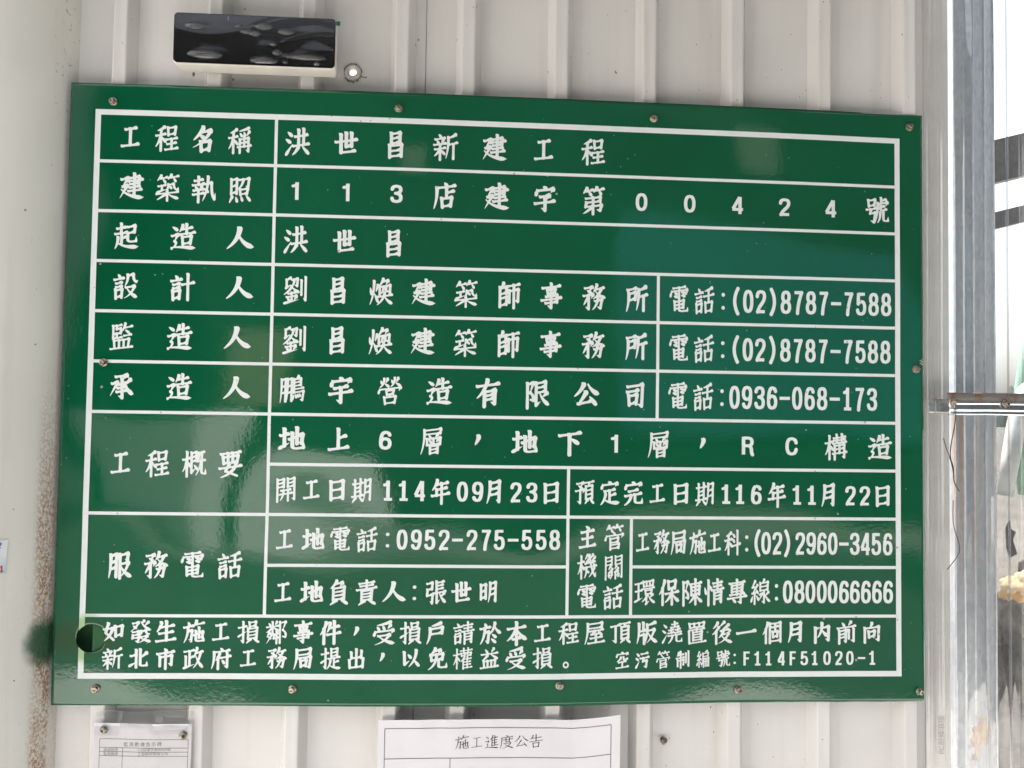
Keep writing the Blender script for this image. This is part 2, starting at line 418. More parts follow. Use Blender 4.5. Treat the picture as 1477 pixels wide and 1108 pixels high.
rim = [v for v in bm.verts if v.is_boundary and abs(v.co.x - HU) < .031 and abs(Z0 - v.co.z - HV) < .031 and v.co.x > .002]
rim.sort(key=lambda v: math.atan2(Z0 - v.co.z - HV, v.co.x - HU))
prev = rim
for q in (.4, .75, 1.0):                                  # rings of faces closing in on the round hole
    ring = []
    for v in rim:
        u0_, v0_ = v.co.x - HU, Z0 - v.co.z - HV; d = math.hypot(u0_, v0_); k = (1 - q) + q * HR / d; u, vv = HU + u0_ * k, HV + v0_ * k
        ring.append(bm.verts.new((u, yb(u, vv), Z0 - vv)))
    for i in range(len(rim)):
        j = (i + 1) % len(rim); bm.faces.new((prev[i], prev[j], ring[j], ring[i]))
    prev = ring
bmesh.ops.recalc_face_normals(bm, faces=bm.faces)
bm.faces.ensure_lookup_table()
if bm.faces[0].normal.y > 0: bmesh.ops.reverse_faces(bm, faces=bm.faces)
me = bpy.data.meshes.new('p'); bm.to_mesh(me); bm.free()
me = evaluated(me, [('SOLIDIFY', dict(thickness=.0016, offset=-1.0))])
link('panel', me, MG, sign, True)
U = {'SL': 0.0, 'FL': 0.034, 'IL': 0.0414, 'd1': 0.2782, 'd3': 0.6886, 'd4': 0.7774, 'd2': 0.8123, 'IR': 1.1577, 'FR': 1.1655, 'SR': 1.2}
V = {'ST': 0.0, 'FT': 0.0359, 'r1': 0.1071, 'r10': 0.7208, 'FB': 0.8048, 'SB': 0.84, 'r2': 0.1753, 'r3': 0.2435, 'r4': 0.3117, 'r5': 0.3799, 'r6': 0.4481, 'r7': 0.5162, 'r8': 0.5844, 'r9': 0.6526}
FT_ = .0076; LT = .0043                       # widths of the outer border and of the table lines
def strips(name, rects, off, step=.0038):
    bm = bmesh.new()
    for (u0, v0, u1, v1) in rects:
        b2 = board_grid(u0, v0, u1, v1, step, off); m2 = bpy.data.meshes.new('t'); b2.to_mesh(m2); b2.free(); bm.from_mesh(m2); bpy.data.meshes.remove(m2)
    return build(name, bm, MT, sign, True)
fl, ft, fr, fb = U['FL'], V['FT'], U['FR'], V['FB']
strips('border', [(fl, ft, fr, ft + FT_), (fl, fb - FT_, fr, fb), (fl, ft + FT_, fl + FT_, HV - .03), (fl, HV + .03, fl + FT_, fb - FT_), (fr - FT_, ft + FT_, fr, fb - FT_)], .00045)
strips('border', [(fl, HV - .03, fl + FT_, HV + .03)], .00045, .0007)
h = LT / 2; il, ir = fl + FT_, fr - FT_
rows = [V['r%d' % k] for k in range(1, 11)]
hl = [(il, rows[k] - h, ir, rows[k] + h) for k in (0, 1, 2, 3, 4, 5, 7, 9)]
hl += [(U['d1'] + h, rows[6] - h, ir, rows[6] + h), (U['d1'] + h, rows[8] - h, U['d3'] - h, rows[8] + h), (U['d4'] + h, rows[8] - h, ir, rows[8] + h)]
for r_ in hl: strips('table_line', [r_], .00030)
ft2, r3, r6, r7, r8, r10 = ft + FT_, rows[2], rows[5], rows[6], rows[7], rows[9]
for r_ in ((U['d1'] - h, ft2, U['d1'] + h, r10 - h), (U['d2'] - h, r3 + h, U['d2'] + h, r6 - h), (U['d3'] - h, r7 + h, U['d3'] + h, r10 - h), (U['d4'] - h, r8 + h, U['d4'] + h, r10 - h)):
    strips('column_line', [r_], .00038)

# ------------------------------------------------------------------ lettering: brush-drawn outlines of every character on the board
# Every character is drawn here stroke by stroke on a 100 x 100 field (x right, y down):
# h horizontal, v upright, p falling left, n falling right, d dot, t rising, z bent ('|' bends, '^' hooks); '@' places a component in a box.
COMP = {
    '口': 'v 8 6 14 97;z 8 10 92 8|84 94;h 14 88 86 86',
    '日': 'v 15 2 16 99;z 15 6 85 4|84 98;h 20 48 80 47;h 18 92 80 91',
    '月': 'p 25 3 26 60 5 99;z 25 6 82 4|80 95^62 86;h 28 34 78 33;h 28 60 78 59',
    '目': 'v 12 2 12 99;z 12 4 88 2|86 98;h 14 34 86 33;h 14 64 86 63;h 14 93 86 92',
    '頁': 'h 2 6 98 4;p 52 8 40 20;v 18 22 18 80;z 18 23 84 22|83 80;h 20 41 82 40;h 20 60 82 59;h 20 79 82 78;p 38 83 8 101;d 60 83 96 100',
    '木': 'h 2 30 98 27;z 54 0 54 100;p 50 34 38 62 0 80;d 60 40 96 60',
    '禾': 'p 86 2 52 13 16 15;h 2 36 98 33;v 52 14 52 100;p 48 38 36 64 0 82;d 60 44 96 64',
    '氵': 'd 26 4 76 20;d 2 34 56 48;t 8 99 90 56',
    '扌': 'h 4 26 96 23;z 58 0 58 97^24 84;t 2 68 98 46',
    '亻': 'p 84 2 58 38 2 58;v 54 34 54 101',
    '言': 'd 40 0 60 12;h 0 21 100 18;h 18 37 82 35;h 18 52 82 50;v 16 63 20 98;z 16 65 82 63|78 96;h 20 93 78 92',
    '火': 'd 8 28 20 54;p 94 20 72 46;p 50 2 52 60 3 99;d 56 54 94 88',
    '土左': 'h 6 32 94 29;v 50 3 50 82;t 0 92 102 70',
    '弓': 'z 12 6 82 4|78 33;h 22 33 78 32;z 22 33 16 60|86 58|80 96^52 86',
    '糸': 'p 56 0 18 28;z 18 28 46 27;p 84 18 24 54;h 18 54 84 48;d 70 38 90 54;v 50 54 50 100;d 26 66 8 88;d 72 64 96 84',
    '阝': 'v 16 3 16 102;z 16 6 80 4|46 42;z 46 42 92 52 82 74|52 70',
    '女': 'z 42 2 18 54|92 98;p 80 32 70 74 4 100;h 0 34 100 31',
    '門': 'v 6 4 6 101;z 6 7 40 6|40 40;h 10 23 38 22;h 10 39 40 38;v 60 4 60 40;z 60 7 95 5|95 97^80 90;h 62 23 92 22;h 62 39 93 38',
    '竹': 'p 20 0 2 60;h 16 36 50 28;d 28 46 40 88;p 68 0 52 55;h 64 32 102 24;d 78 42 88 84',
    '宀': 'd 42 0 58 28;d 8 36 2 88;z 8 42 96 40|84 78',
    '雨': 'h 14 6 86 4;d 6 30 0 70;z 6 32 96 30|90 62;v 50 6 50 98;d 22 48 38 58;d 20 74 38 84;d 62 46 80 54;d 62 72 82 82',
    '广': 'd 48 0 60 12;h 14 18 98 15;p 14 18 16 65 0 101',
    '辶': 'd 6 6 25 19;z 2 42 28 39|15 64;z 15 64 32 72 4 92;n 6 88 34 86 102 97',
    '廴': 'z 4 18 34 15|10 48;z 10 48 32 45|0 92;n 6 58 34 90 102 97',
    '攵': 'p 38 0 24 28 2 44;h 28 24 98 20;p 74 24 58 72 0 101;n 22 36 52 80 102 101',
    '殳': 'p 28 4 30 30 6 48;z 28 6 72 4|72 30 98 36;z 10 56 82 54|62 88 0 101;n 24 62 52 86 102 101',
    '斤': 'p 88 2 58 12 22 14;p 22 12 24 60 0 99;h 24 42 104 38;v 68 42 68 102',
    '隹': 'p 36 0 22 26 0 42;v 24 26 24 102;d 54 0 66 14;h 26 22 96 19;h 26 46 90 44;h 26 69 90 67;h 24 95 102 92;v 60 22 60 94',
    '刂': 'v 14 12 14 72;z 82 0 82 97^44 86',
    '方': 'd 44 0 58 14;h 0 25 100 21;z 42 46 86 44|76 95^50 84;p 44 25 44 70 0 101',
    '也': 'z 2 52 90 34|84 74^68 68;v 54 2 54 74;z 24 24 24 84|26 97 60 96|97 94^98 68',
    '青': 'h 10 14 90 12;h 16 28 84 26;h -2 43 102 40;v 50 0 50 43;v 22 53 22 102;z 22 55 82 53|80 97^62 90;h 24 69 80 68;h 24 83 80 82',
}
CHARS = {
    '工': 'h 20 10 84 8;v 50 10 50 90;h 2 93 98 91',
    '程': '@禾 0 2 46 97;@口 52 6 42 34;h 48 56 98 54;h 52 75 94 73;v 73 56 73 95;h 44 97 102 95',
    '名': 'p 50 2 36 30 6 50;z 42 20 84 18|62 60 4 80;d 36 32 54 46;@口 36 58 50 41',
    '稱': '@禾 0 2 42 97;p 92 2 70 10 48 12;d 52 20 60 33;d 70 18 76 31;p 95 17 84 33;v 52 46 52 100;z 52 46 92 44|92 97^80 90;v 72 36 72 76;h 54 61 90 60;h 42 77 104 75',
    '建': '@廴 0 0 100 100;z 42 15 84 13|84 38;h 32 27 100 25;h 44 39 84 38;h 42 53 88 51;h 36 67 96 65;v 63 0 63 84',
    '築': '@竹 2 0 96 32;h 8 42 42 40;v 25 42 25 58;t 4 66 46 56;p 54 38 54 56 42 66;z 54 39 78 38|80 60 98 62^99 50;d 58 44 68 53;h 0 73 100 71;v 50 62 50 102;p 46 75 4 96;n 54 75 68 88 100 97',
    '執': 'h 8 16 46 14;v 27 2 27 32;h 0 33 54 31;d 12 38 20 49;p 42 36 35 49;h 4 55 50 53;h 2 71 52 69;v 27 53 27 102;p 70 4 70 60 46 99;z 54 32 86 30|86 80 100 96^104 70;d 54 50 70 64',
    '照': '@日 6 4 36 62;z 46 10 92 8|88 42^76 36;p 66 10 62 36 42 46;@口 48 47 42 24;p 16 76 4 100;d 33 78 39 96;d 56 76 63 94;d 79 74 97 96',
    '起': 'h 8 18 48 16;v 28 1 28 38;h 0 39 56 37;v 30 42 30 76;h 32 57 54 55;p 14 54 14 78 0 98;n 10 72 35 96 104 97;z 56 15 90 13|88 38;h 58 39 88 38;z 58 39 58 66|61 78 96 73^97 55',
    '造': '@辶 0 0 100 100;p 50 3 44 18 36 28;h 46 18 90 15;v 66 0 66 37;h 34 38 102 35;@口 44 46 46 34',
    '人': 'p 50 3 46 58 2 94;n 47 34 62 76 100 94',
    '設': '@言 0 2 44 97;@殳 46 4 56 94',
    '計': '@言 0 2 48 97;h 48 40 104 37;v 76 2 76 102',
    '監': 'h 8 6 50 5;v 12 6 12 56;z 24 20 46 19|46 37;h 14 38 46 37;v 28 6 28 20;v 28 37 28 54;h 12 55 52 54;p 66 0 60 20 52 30;h 64 16 98 13;d 66 25 82 37;h 60 48 94 46;v 16 63 19 94;z 16 65 84 63|80 94;v 39 65 39 94;v 60 65 60 94;h 0 97 100 95',
    '承': 'z 22 10 74 8|52 24;z 52 22 54 96^36 86;h 34 42 70 40;h 32 56 72 54;h 28 71 78 69;z 6 36 32 34|0 84;p 90 26 64 46;n 60 34 74 68 102 86',
    '概': '@木 0 2 36 97;z 40 8 62 7|62 41;h 42 24 62 23;h 42 41 62 40;z 40 6 40 86|58 70;d 52 56 66 74;h 68 10 98 8;z 74 10 70 42|102 41;p 87 10 86 66 60 99;z 86 46 86 86|88 96 104 94^104 74',
    '要': 'h 4 8 96 6;v 16 20 19 47;z 16 22 84 20|80 47;h 20 46 80 45;v 39 8 39 44;v 60 8 60 44;z 45 50 28 78|82 101;p 74 56 62 90 6 102;h 0 66 100 62',
    '服': '@月 0 4 44 96;z 52 10 88 8|86 34^74 28;v 52 8 52 102;z 54 46 90 44|78 84 50 100;n 56 54 72 86 104 100',
    '務': 'z 6 10 42 8|24 26;d 18 19 36 31;z 0 41 46 39|38 54;z 26 40 26 96^10 86;p 24 46 2 78;p 64 0 58 18 48 28;h 60 18 98 15;p 84 18 76 44 46 56;n 58 26 74 48 104 56;z 54 66 88 64|82 97^66 90;p 70 54 68 82 44 101',
    '電': '@雨 2 0 96 46;v 24 55 26 88;z 24 57 76 55|74 84;h 28 70 74 69;h 28 84 74 83;z 50 48 50 90|52 99 96 96^98 82',
    '話': '@言 0 2 44 97;p 94 3 76 12 52 14;h 48 35 104 31;v 75 12 75 57;@口 53 57 45 42',
    '洪': '@氵 0 4 34 93;h 40 28 96 25;v 57 3 57 63;v 79 1 79 62;h 32 65 103 62;p 56 70 48 88 30 100;d 74 70 100 98',
    '世': 'h 0 41 100 37;z 25 8 26 91|92 89;v 50 3 50 65;v 75 5 75 65;h 50 65 75 64',
    '昌': '@日 22 0 56 46;@日 12 50 76 51',
    '新': 'd 22 0 32 11;h 5 19 50 17;d 14 24 21 36;p 42 22 35 36;h 0 41 54 39;h 4 59 52 57;v 28 41 28 102;p 26 61 18 76 2 86;d 32 64 48 80;@斤 54 3 50 97',
    '店': '@广 0 0 100 100;v 58 22 58 58;h 60 39 92 37;@口 32 59 54 39',
    '字': '@宀 6 0 88 34;z 26 41 72 39|52 56;z 52 54 52 97^32 86;h 2 67 98 64',
    '第': '@竹 4 0 92 32;z 16 41 82 39|82 57;h 22 57 82 56;z 20 57 16 74|88 72|82 93^66 87;v 50 39 50 104;p 48 74 30 90 6 100',
    '號': '@口 6 3 38 28;h 0 43 48 41;z 22 43 17 60|42 59|36 97^18 88;v 70 0 70 20;h 72 10 94 8;z 54 22 100 20|92 33;p 54 20 54 66 40 100;h 60 40 86 35;z 68 28 68 46|70 54 96 49;p 66 60 66 88 52 100;z 81 60 81 87|83 98 103 95^104 79',
    '劉': 'p 28 1 8 9;v 10 8 10 38;t 6 41 30 28;z 34 10 60 8|58 36^46 30;p 45 10 44 30 30 38;p 34 36 24 54 -2 66;n 34 38 48 54 68 62;h 18 64 52 62;h 10 77 58 75;v 34 62 34 94;d 14 80 22 90;p 56 78 46 90;t 0 101 66 91;@刂 74 4 28 95',
    '煥': '@火 0 4 40 96;p 62 0 54 18 42 28;z 58 10 84 8|74 24;v 46 28 46 62;z 46 30 94 28|93 62;p 64 32 62 50 52 58;z 75 32 75 48|86 52;h 36 70 104 67;p 69 56 64 86 34 102;n 69 70 80 90 104 102',
    '師': 'p 27 0 17 15;v 10 16 10 95;z 10 20 40 18|40 43;h 12 43 40 42;z 12 61 42 59|40 88;h 12 89 40 88;h 46 14 102 11;v 54 32 54 80;z 54 34 96 32|94 80^80 73;v 75 12 75 104',
    '事': 'h 4 14 96 12;@口 27 21 47 21;z 22 51 80 49|80 77;h 0 64 102 61;h 20 77 80 76;z 50 0 50 97^30 86',
    '所': 'h 4 12 50 9;z 12 28 46 26|44 54;h 14 54 44 53;p 12 26 13 68 0 101;@斤 50 3 52 97',
    '鵬': '@月 -2 5 30 95;@月 25 5 30 95;p 80 0 70 9;v 60 10 60 64;z 60 12 90 11|90 37;h 62 24 88 23;h 62 37 90 36;h 60 50 102 48;z 60 63 102 61|97 96^86 91;d 60 72 53 90;d 66 71 70 83;d 75 70 79 81;d 83 69 88 79',
    '宇': '@宀 6 0 88 32;h 20 41 80 38;h 0 62 100 58;z 50 41 50 97^30 86',
    '營': 'd 9 6 15 18;p 40 1 32 16;p 25 0 24 24 4 33;d 28 19 44 31;d 57 6 63 18;p 87 1 79 16;p 72 0 71 24 53 33;d 76 19 95 31;d 5 39 0 54;z 5 41 98 39|90 52;@口 32 46 38 19;p 52 64 46 71;@口 21 71 60 29',
    '有': 'h 0 21 100 18;p 48 0 38 42 0 68;v 34 43 34 102;z 34 45 82 43|80 95^62 87;h 36 61 80 59;h 36 77 80 75',
    '限': '@阝 0 3 40 98;z 46 8 88 6|88 45;h 48 26 86 25;h 48 45 88 44;z 46 6 46 96|66 82;p 96 50 76 64;n 62 46 74 80 104 98',
    '公': 'p 40 4 30 34 0 54;n 58 5 70 34 102 52;p 50 40 38 66 18 86;h 16 88 80 80;d 66 60 90 94',
    '司': 'z 6 10 90 8|86 97^64 87;h 4 32 68 30;@口 10 45 54 43',
    '地': '@土左 0 3 40 92;@也 38 3 64 95',
    '上': 'v 48 3 48 90;h 50 42 88 38;h 0 94 100 91',
    '層': 'z 16 6 90 4|88 22;h 18 22 88 21;p 16 4 18 60 0 102;d 36 27 44 37;p 76 25 66 36;v 28 41 28 66;z 28 42 88 40|87 66;h 30 65 86 64;v 57 41 57 64;d 38 46 46 56;p 78 45 70 56;@日 34 70 50 32',
    '下': 'h 0 13 100 9;v 48 13 48 103;d 56 32 86 54',
    '構': '@木 0 2 38 97;h 40 13 98 11;v 56 0 56 33;v 81 0 81 33;h 42 23 96 22;h 36 35 102 33;v 46 45 46 102;z 46 45 92 44|92 97^80 91;v 69 35 69 77;h 48 60 90 59;h 36 78 104 76',
    '開': '@門 0 0 100 100;h 24 55 76 53;h 16 71 84 69;p 38 55 38 82 20 98;v 62 54 62 100',
    '日': '@日 4 2 92 98',
    '期': 'h 2 20 56 18;v 14 3 14 74;v 43 1 43 74;h 16 38 42 37;h 16 55 42 54;h -2 75 58 73;p 18 79 0 101;d 36 79 55 97;@月 57 3 46 97',
    '年': 'p 32 0 24 24 2 42;h 26 18 94 15;v 28 41 28 66;h 28 41 88 38;h 0 67 102 64;v 57 16 57 104',
    '月': '@月 4 1 92 100',
    '預': 'z 6 8 42 6|24 24;d 15 16 36 30;z 0 40 48 38|40 52;z 26 38 26 95^8 84;@頁 48 1 54 99',
    '定': '@宀 4 0 92 30;h 20 41 80 38;v 50 41 50 88;h 52 62 84 59;p 28 54 24 82 0 100;n 18 76 46 98 104 98',
    '完': '@宀 4 0 92 30;h 24 41 76 38;h 4 60 96 56;p 38 60 36 86 0 101;z 60 58 60 86|62 99 99 96^101 75',
    '主': 'd 40 0 60 15;h 10 27 90 24;h 16 58 84 55;v 50 27 50 93;h 0 96 100 93',
    '管': '@竹 4 0 92 30;d 45 29 53 39;d 6 43 0 60;z 6 44 98 42|90 57;v 28 56 28 103;z 28 57 72 55|70 74;h 30 74 70 73;z 30 84 76 82|74 100;h 30 99 74 98',
    '機': '@木 0 2 36 97;p 54 0 40 18;p 64 14 40 38;h 40 38 64 34;p 84 0 72 16;p 95 12 72 36;h 72 36 96 32;h 34 54 104 50;p 48 54 50 82 36 99;d 42 64 60 76;z 66 0 70 60 96 96^101 76;p 92 58 82 80 62 97;d 84 40 94 48',
    '關': '@門 0 0 100 100;p 34 45 22 60;p 44 57 22 74;h 22 74 44 71;p 66 45 56 60;p 76 56 56 73;h 56 73 78 70;h 20 86 44 84;v 25 79 25 92;p 40 75 40 92 30 101;v 60 75 60 101;h 60 86 82 84;v 75 78 75 92',
    '局': 'z 16 8 90 6|88 32;h 18 32 88 31;p 16 6 18 64 0 102;z 24 48 92 46|86 97^68 91;@口 34 58 38 34',
    '施': '@方 0 2 48 97;p 64 0 56 18 46 29;h 60 16 102 13;@也 48 32 54 68',
    '科': '@禾 0 2 48 97;d 52 9 66 23;d 50 31 64 46;h 46 66 104 59;v 85 0 85 104',
    '環': 'h 0 14 36 12;h 2 45 36 43;v 18 14 18 80;t -2 88 40 74;v 44 6 46 28;z 44 8 96 6|94 27;h 46 28 94 27;v 61 8 61 26;v 78 8 78 26;h 38 38 102 36;@口 51 43 40 20;p 66 62 58 80 36 92;v 60 76 60 101;t 56 103 76 90;p 94 64 80 76;n 70 66 80 88 105 100',
    '保': '@亻 0 0 36 100;@口 46 4 46 36;h 34 58 104 54;v 69 40 69 104;p 65 60 56 80 32 94;n 73 60 82 80 105 94',
    '陳': '@阝 0 3 37 98;h 40 18 102 15;v 48 29 48 64;z 48 31 92 29|90 64;h 50 46 90 45;h 50 63 90 62;v 70 0 70 104;p 66 65 56 84 36 97;n 73 65 84 84 105 97',
    '情': 'd 2 28 9 54;v 22 0 22 104;d 30 22 38 40;@青 40 0 62 100',
    '專': 'h 8 12 92 10;v 22 21 22 50;z 22 22 80 20|78 49;h 24 35 78 34;h 24 48 78 47;v 50 0 50 62;h 12 62 80 59;d 78 51 90 63;h 0 76 102 73;z 70 62 70 98^52 91;d 26 80 41 92',
    '線': '@糸 0 2 44 97;p 74 0 65 11;v 52 12 52 46;z 52 14 94 12|92 46;h 54 29 92 28;h 54 45 92 44;z 73 48 73 98^59 90;z 48 62 64 60|42 90;p 97 55 80 69;n 75 60 86 84 105 96',
    '負': 'p 40 0 30 18 8 30;z 34 12 70 10|56 28;v 22 31 22 82;z 22 32 80 30|78 82;h 24 48 78 47;h 24 64 78 63;h 24 80 78 79;p 40 83 6 102;d 60 83 94 102',
    '責': 'h 10 10 90 8;h 16 22 84 20;h -2 37 102 33;v 50 0 50 34;v 24 43 24 86;z 24 44 78 42|76 85;h 26 57 76 56;h 26 70 76 69;h 26 83 76 82;p 40 86 8 103;d 60 86 94 103',
    '張': '@弓 0 3 42 97;v 56 3 56 53;h 58 8 96 6;h 58 22 91 20;h 58 37 91 35;h 40 54 105 50;z 58 54 58 96|74 84;p 97 56 82 70;n 72 54 82 82 105 98',
    '明': '@日 0 8 40 72;@月 46 1 54 99',
    '如': '@女 0 2 58 98;@口 58 20 44 62',
    '發': 'z 12 9 42 7|30 32 2 46;d 14 20 30 32;p 70 0 58 14;p 92 8 74 24;n 54 3 70 34 104 48;z 12 51 44 50|42 66;h 15 66 42 65;z 15 66 12 80|46 79|40 99^26 93;p 58 49 58 62 46 72;z 58 50 80 49|80 64 98 66;z 52 77 88 75|74 96 44 104;n 56 82 74 96 104 103',
    '生': 'p 26 3 20 32 2 48;h 22 26 92 23;h 14 58 88 55;v 53 0 53 94;h 0 96 100 93',
    '損': '@扌 0 0 44 100;@口 53 3 40 24;v 50 34 50 84;z 50 36 96 34|94 84;h 52 51 94 50;h 52 67 94 66;h 52 82 94 81;p 64 85 42 104;d 78 85 104 102',
    '鄰': 'd 12 4 20 15;p 54 1 45 15;h 2 23 62 21;v 32 0 32 48;p 30 25 20 40 0 48;d 36 27 62 44;p 16 47 4 72;z 14 57 32 56|2 101;d 10 68 22 78;h 34 61 64 58;z 41 60 38 80|64 78;v 53 47 53 104;v 70 3 70 104;z 70 7 99 5|84 43;z 84 43 107 58 97 78|84 73',
    '件': '@亻 0 0 38 100;p 52 6 48 36 36 48;h 50 28 98 25;h 36 60 105 56;v 73 0 73 104',
    '受': 'p 84 0 52 10 14 12;d 15 19 25 33;d 44 17 52 31;p 84 15 71 31;d 6 40 0 58;z 6 43 98 41|90 56;z 20 64 80 62|58 94 4 104;n 28 68 56 94 104 104',
    '戶': 'p 78 0 52 10 26 12;z 20 27 88 25|86 54;h 22 54 86 53;p 18 25 20 72 -2 104',
    '請': '@言 0 2 42 97;@青 43 0 60 100',
    '於': '@方 0 2 52 97;p 76 4 70 38 48 56;n 75 18 84 42 106 54;d 62 57 80 71;d 58 78 78 95',
    '本': 'h 4 27 96 23;v 50 0 50 104;p 48 29 32 66 0 84;n 52 29 66 64 102 84;h 30 78 70 75',
    '屋': 'z 16 6 92 4|90 27;h 18 27 90 26;p 16 4 18 62 0 102;h 24 41 98 38;p 55 41 34 58;h 34 58 84 54;d 72 45 90 62;h 30 76 92 73;v 59 60 59 96;h 18 99 104 96',
    '頂': 'h 0 17 46 13;z 25 17 25 93^6 82;@頁 46 1 57 99',
    '版': 'p 10 4 12 62 -2 100;v 33 1 33 40;h 12 41 46 39;z 12 61 37 60|37 103;p 96 3 76 12 54 14;p 54 12 56 62 42 100;z 56 41 92 39|78 82 50 101;n 58 50 74 84 106 101',
    '澆': '@氵 0 4 30 93;h 52 11 84 9;v 68 0 68 24;h 46 25 90 23;h 36 39 62 37;v 49 28 49 52;h 32 53 64 51;h 72 39 97 36;v 85 28 85 52;h 68 53 103 50;h 32 66 105 62;p 55 66 54 88 32 103;z 77 64 77 90|79 100 105 96^106 79',
    '置': 'v 10 4 13 25;z 10 6 90 4|87 24;h 14 25 86 24;v 36 6 36 23;v 63 5 63 23;h 8 37 92 34;v 50 26 50 48;v 30 48 30 88;z 30 49 78 47|76 88;h 32 61 76 60;h 32 74 76 73;h 30 87 76 86;z 8 44 10 101|100 98',
    '後': 'p 28 1 18 18 2 28;p 34 23 20 46 -2 58;v 20 46 20 104;p 64 0 42 20;p 88 15 46 44;h 44 44 88 39;d 76 30 96 46;p 58 47 50 66 34 76;z 54 61 88 59|72 92 32 104;n 50 67 70 94 106 104',
    '一': 'h 0 52 100 48',
    '個': '@亻 0 0 34 100;v 40 5 40 103;z 40 8 98 6|98 101;h 50 26 88 24;v 69 11 69 48;@口 53 47 32 30;h 42 95 97 94',
    '內': 'v 10 23 10 103;z 10 26 90 24|88 97^70 89;p 50 1 50 54 22 78;n 50 36 60 58 82 72',
    '前': 'd 26 1 38 17;p 75 0 61 17;h 0 27 100 23;v 10 40 10 103;z 10 42 48 40|46 97^34 91;h 12 59 46 58;h 12 75 46 74;v 63 40 63 82;z 90 36 90 98^72 90',
    '向': 'p 52 0 48 12 40 22;v 8 24 8 103;z 8 26 94 24|92 97^72 89;@口 28 43 44 36',
    '北': 'h 4 35 40 32;v 37 5 37 100;t -2 90 38 72;z 61 3 61 86|63 98 99 94^100 71;p 98 24 66 48',
    '市': 'd 42 0 57 15;h 0 25 100 21;v 17 41 17 88;z 17 43 86 41|84 88^66 79;v 50 25 50 105',
    '政': 'h 0 14 54 12;v 29 14 29 86;h 31 47 53 44;v 9 40 9 90;t -2 97 56 82;@攵 50 2 52 98',
    '府': '@广 0 0 100 100;p 44 25 38 46 22 61;v 36 48 36 103;h 50 49 105 45;z 85 27 85 98^68 90;d 57 60 69 77',
    '提': '@扌 0 0 42 100;@日 48 2 48 40;h 40 51 103 48;v 71 51 71 92;h 73 71 96 68;p 52 60 50 86 32 103;n 46 82 66 102 107 102',
    '出': 'v 50 0 50 96;z 17 14 19 46|82 45;v 83 11 81 48;z 6 57 9 98|92 97;v 94 54 91 101',
    '以': 'z 14 9 17 84|46 63;d 37 24 53 45;p 86 3 86 62 42 101;d 72 60 101 97',
    '免': 'p 40 0 30 22 5 34;z 34 12 68 10|55 27;v 16 30 19 59;z 16 32 82 30|79 58;h 20 57 79 55;p 47 31 46 84 0 103;z 59 57 59 88|61 100 101 96^103 75',
    '權': '@木 0 2 36 97;h 38 12 104 10;v 57 1 57 21;v 82 1 82 21;@口 42 24 25 15;@口 75 24 25 15;@隹 40 42 62 60',
    '益': 'd 24 1 38 19;p 75 0 61 19;h 2 28 98 25;p 38 33 26 50 6 59;d 60 32 95 53;v 16 62 19 95;z 16 64 84 62|81 95;v 39 63 39 95;v 61 63 61 95;h -2 98 102 95',
    '空': '@宀 4 0 92 30;p 40 34 34 48 8 57;z 60 33 62 50|92 47;h 20 64 80 61;v 50 64 50 95;h 2 98 98 95',
    '污': '@氵 0 4 34 93;h 44 14 96 12;h 36 41 105 38;z 63 41 56 62|88 60|82 98^62 91',
    '制': 'p 20 7 6 29;h 14 22 58 20;h 0 41 62 39;v 34 1 34 103;v 10 55 10 91;z 10 57 58 55|56 85^44 79;@刂 72 4 30 95',
    '編': '@糸 0 2 42 97;p 86 0 66 9;z 52 16 94 14|92 35;h 54 35 92 34;p 52 14 54 62 40 101;v 56 47 56 103;z 56 49 98 47|97 99^88 94;v 70 49 70 98;v 84 49 84 98;h 58 69 96 68',
    '進': '@辶 0 0 100 100;@隹 38 0 60 80',
    '度': '@广 0 0 100 100;h 26 34 98 32;v 46 23 46 51;v 73 23 73 51;h 46 51 73 50;z 30 63 84 61|62 92 14 103;n 38 67 62 90 104 102',
    '告': 'p 28 4 20 26 4 36;h 22 27 90 23;v 50 0 50 51;h 0 52 100 48;@口 22 61 56 39',
    '，': 'p 52 30 50 44 36 62',
}
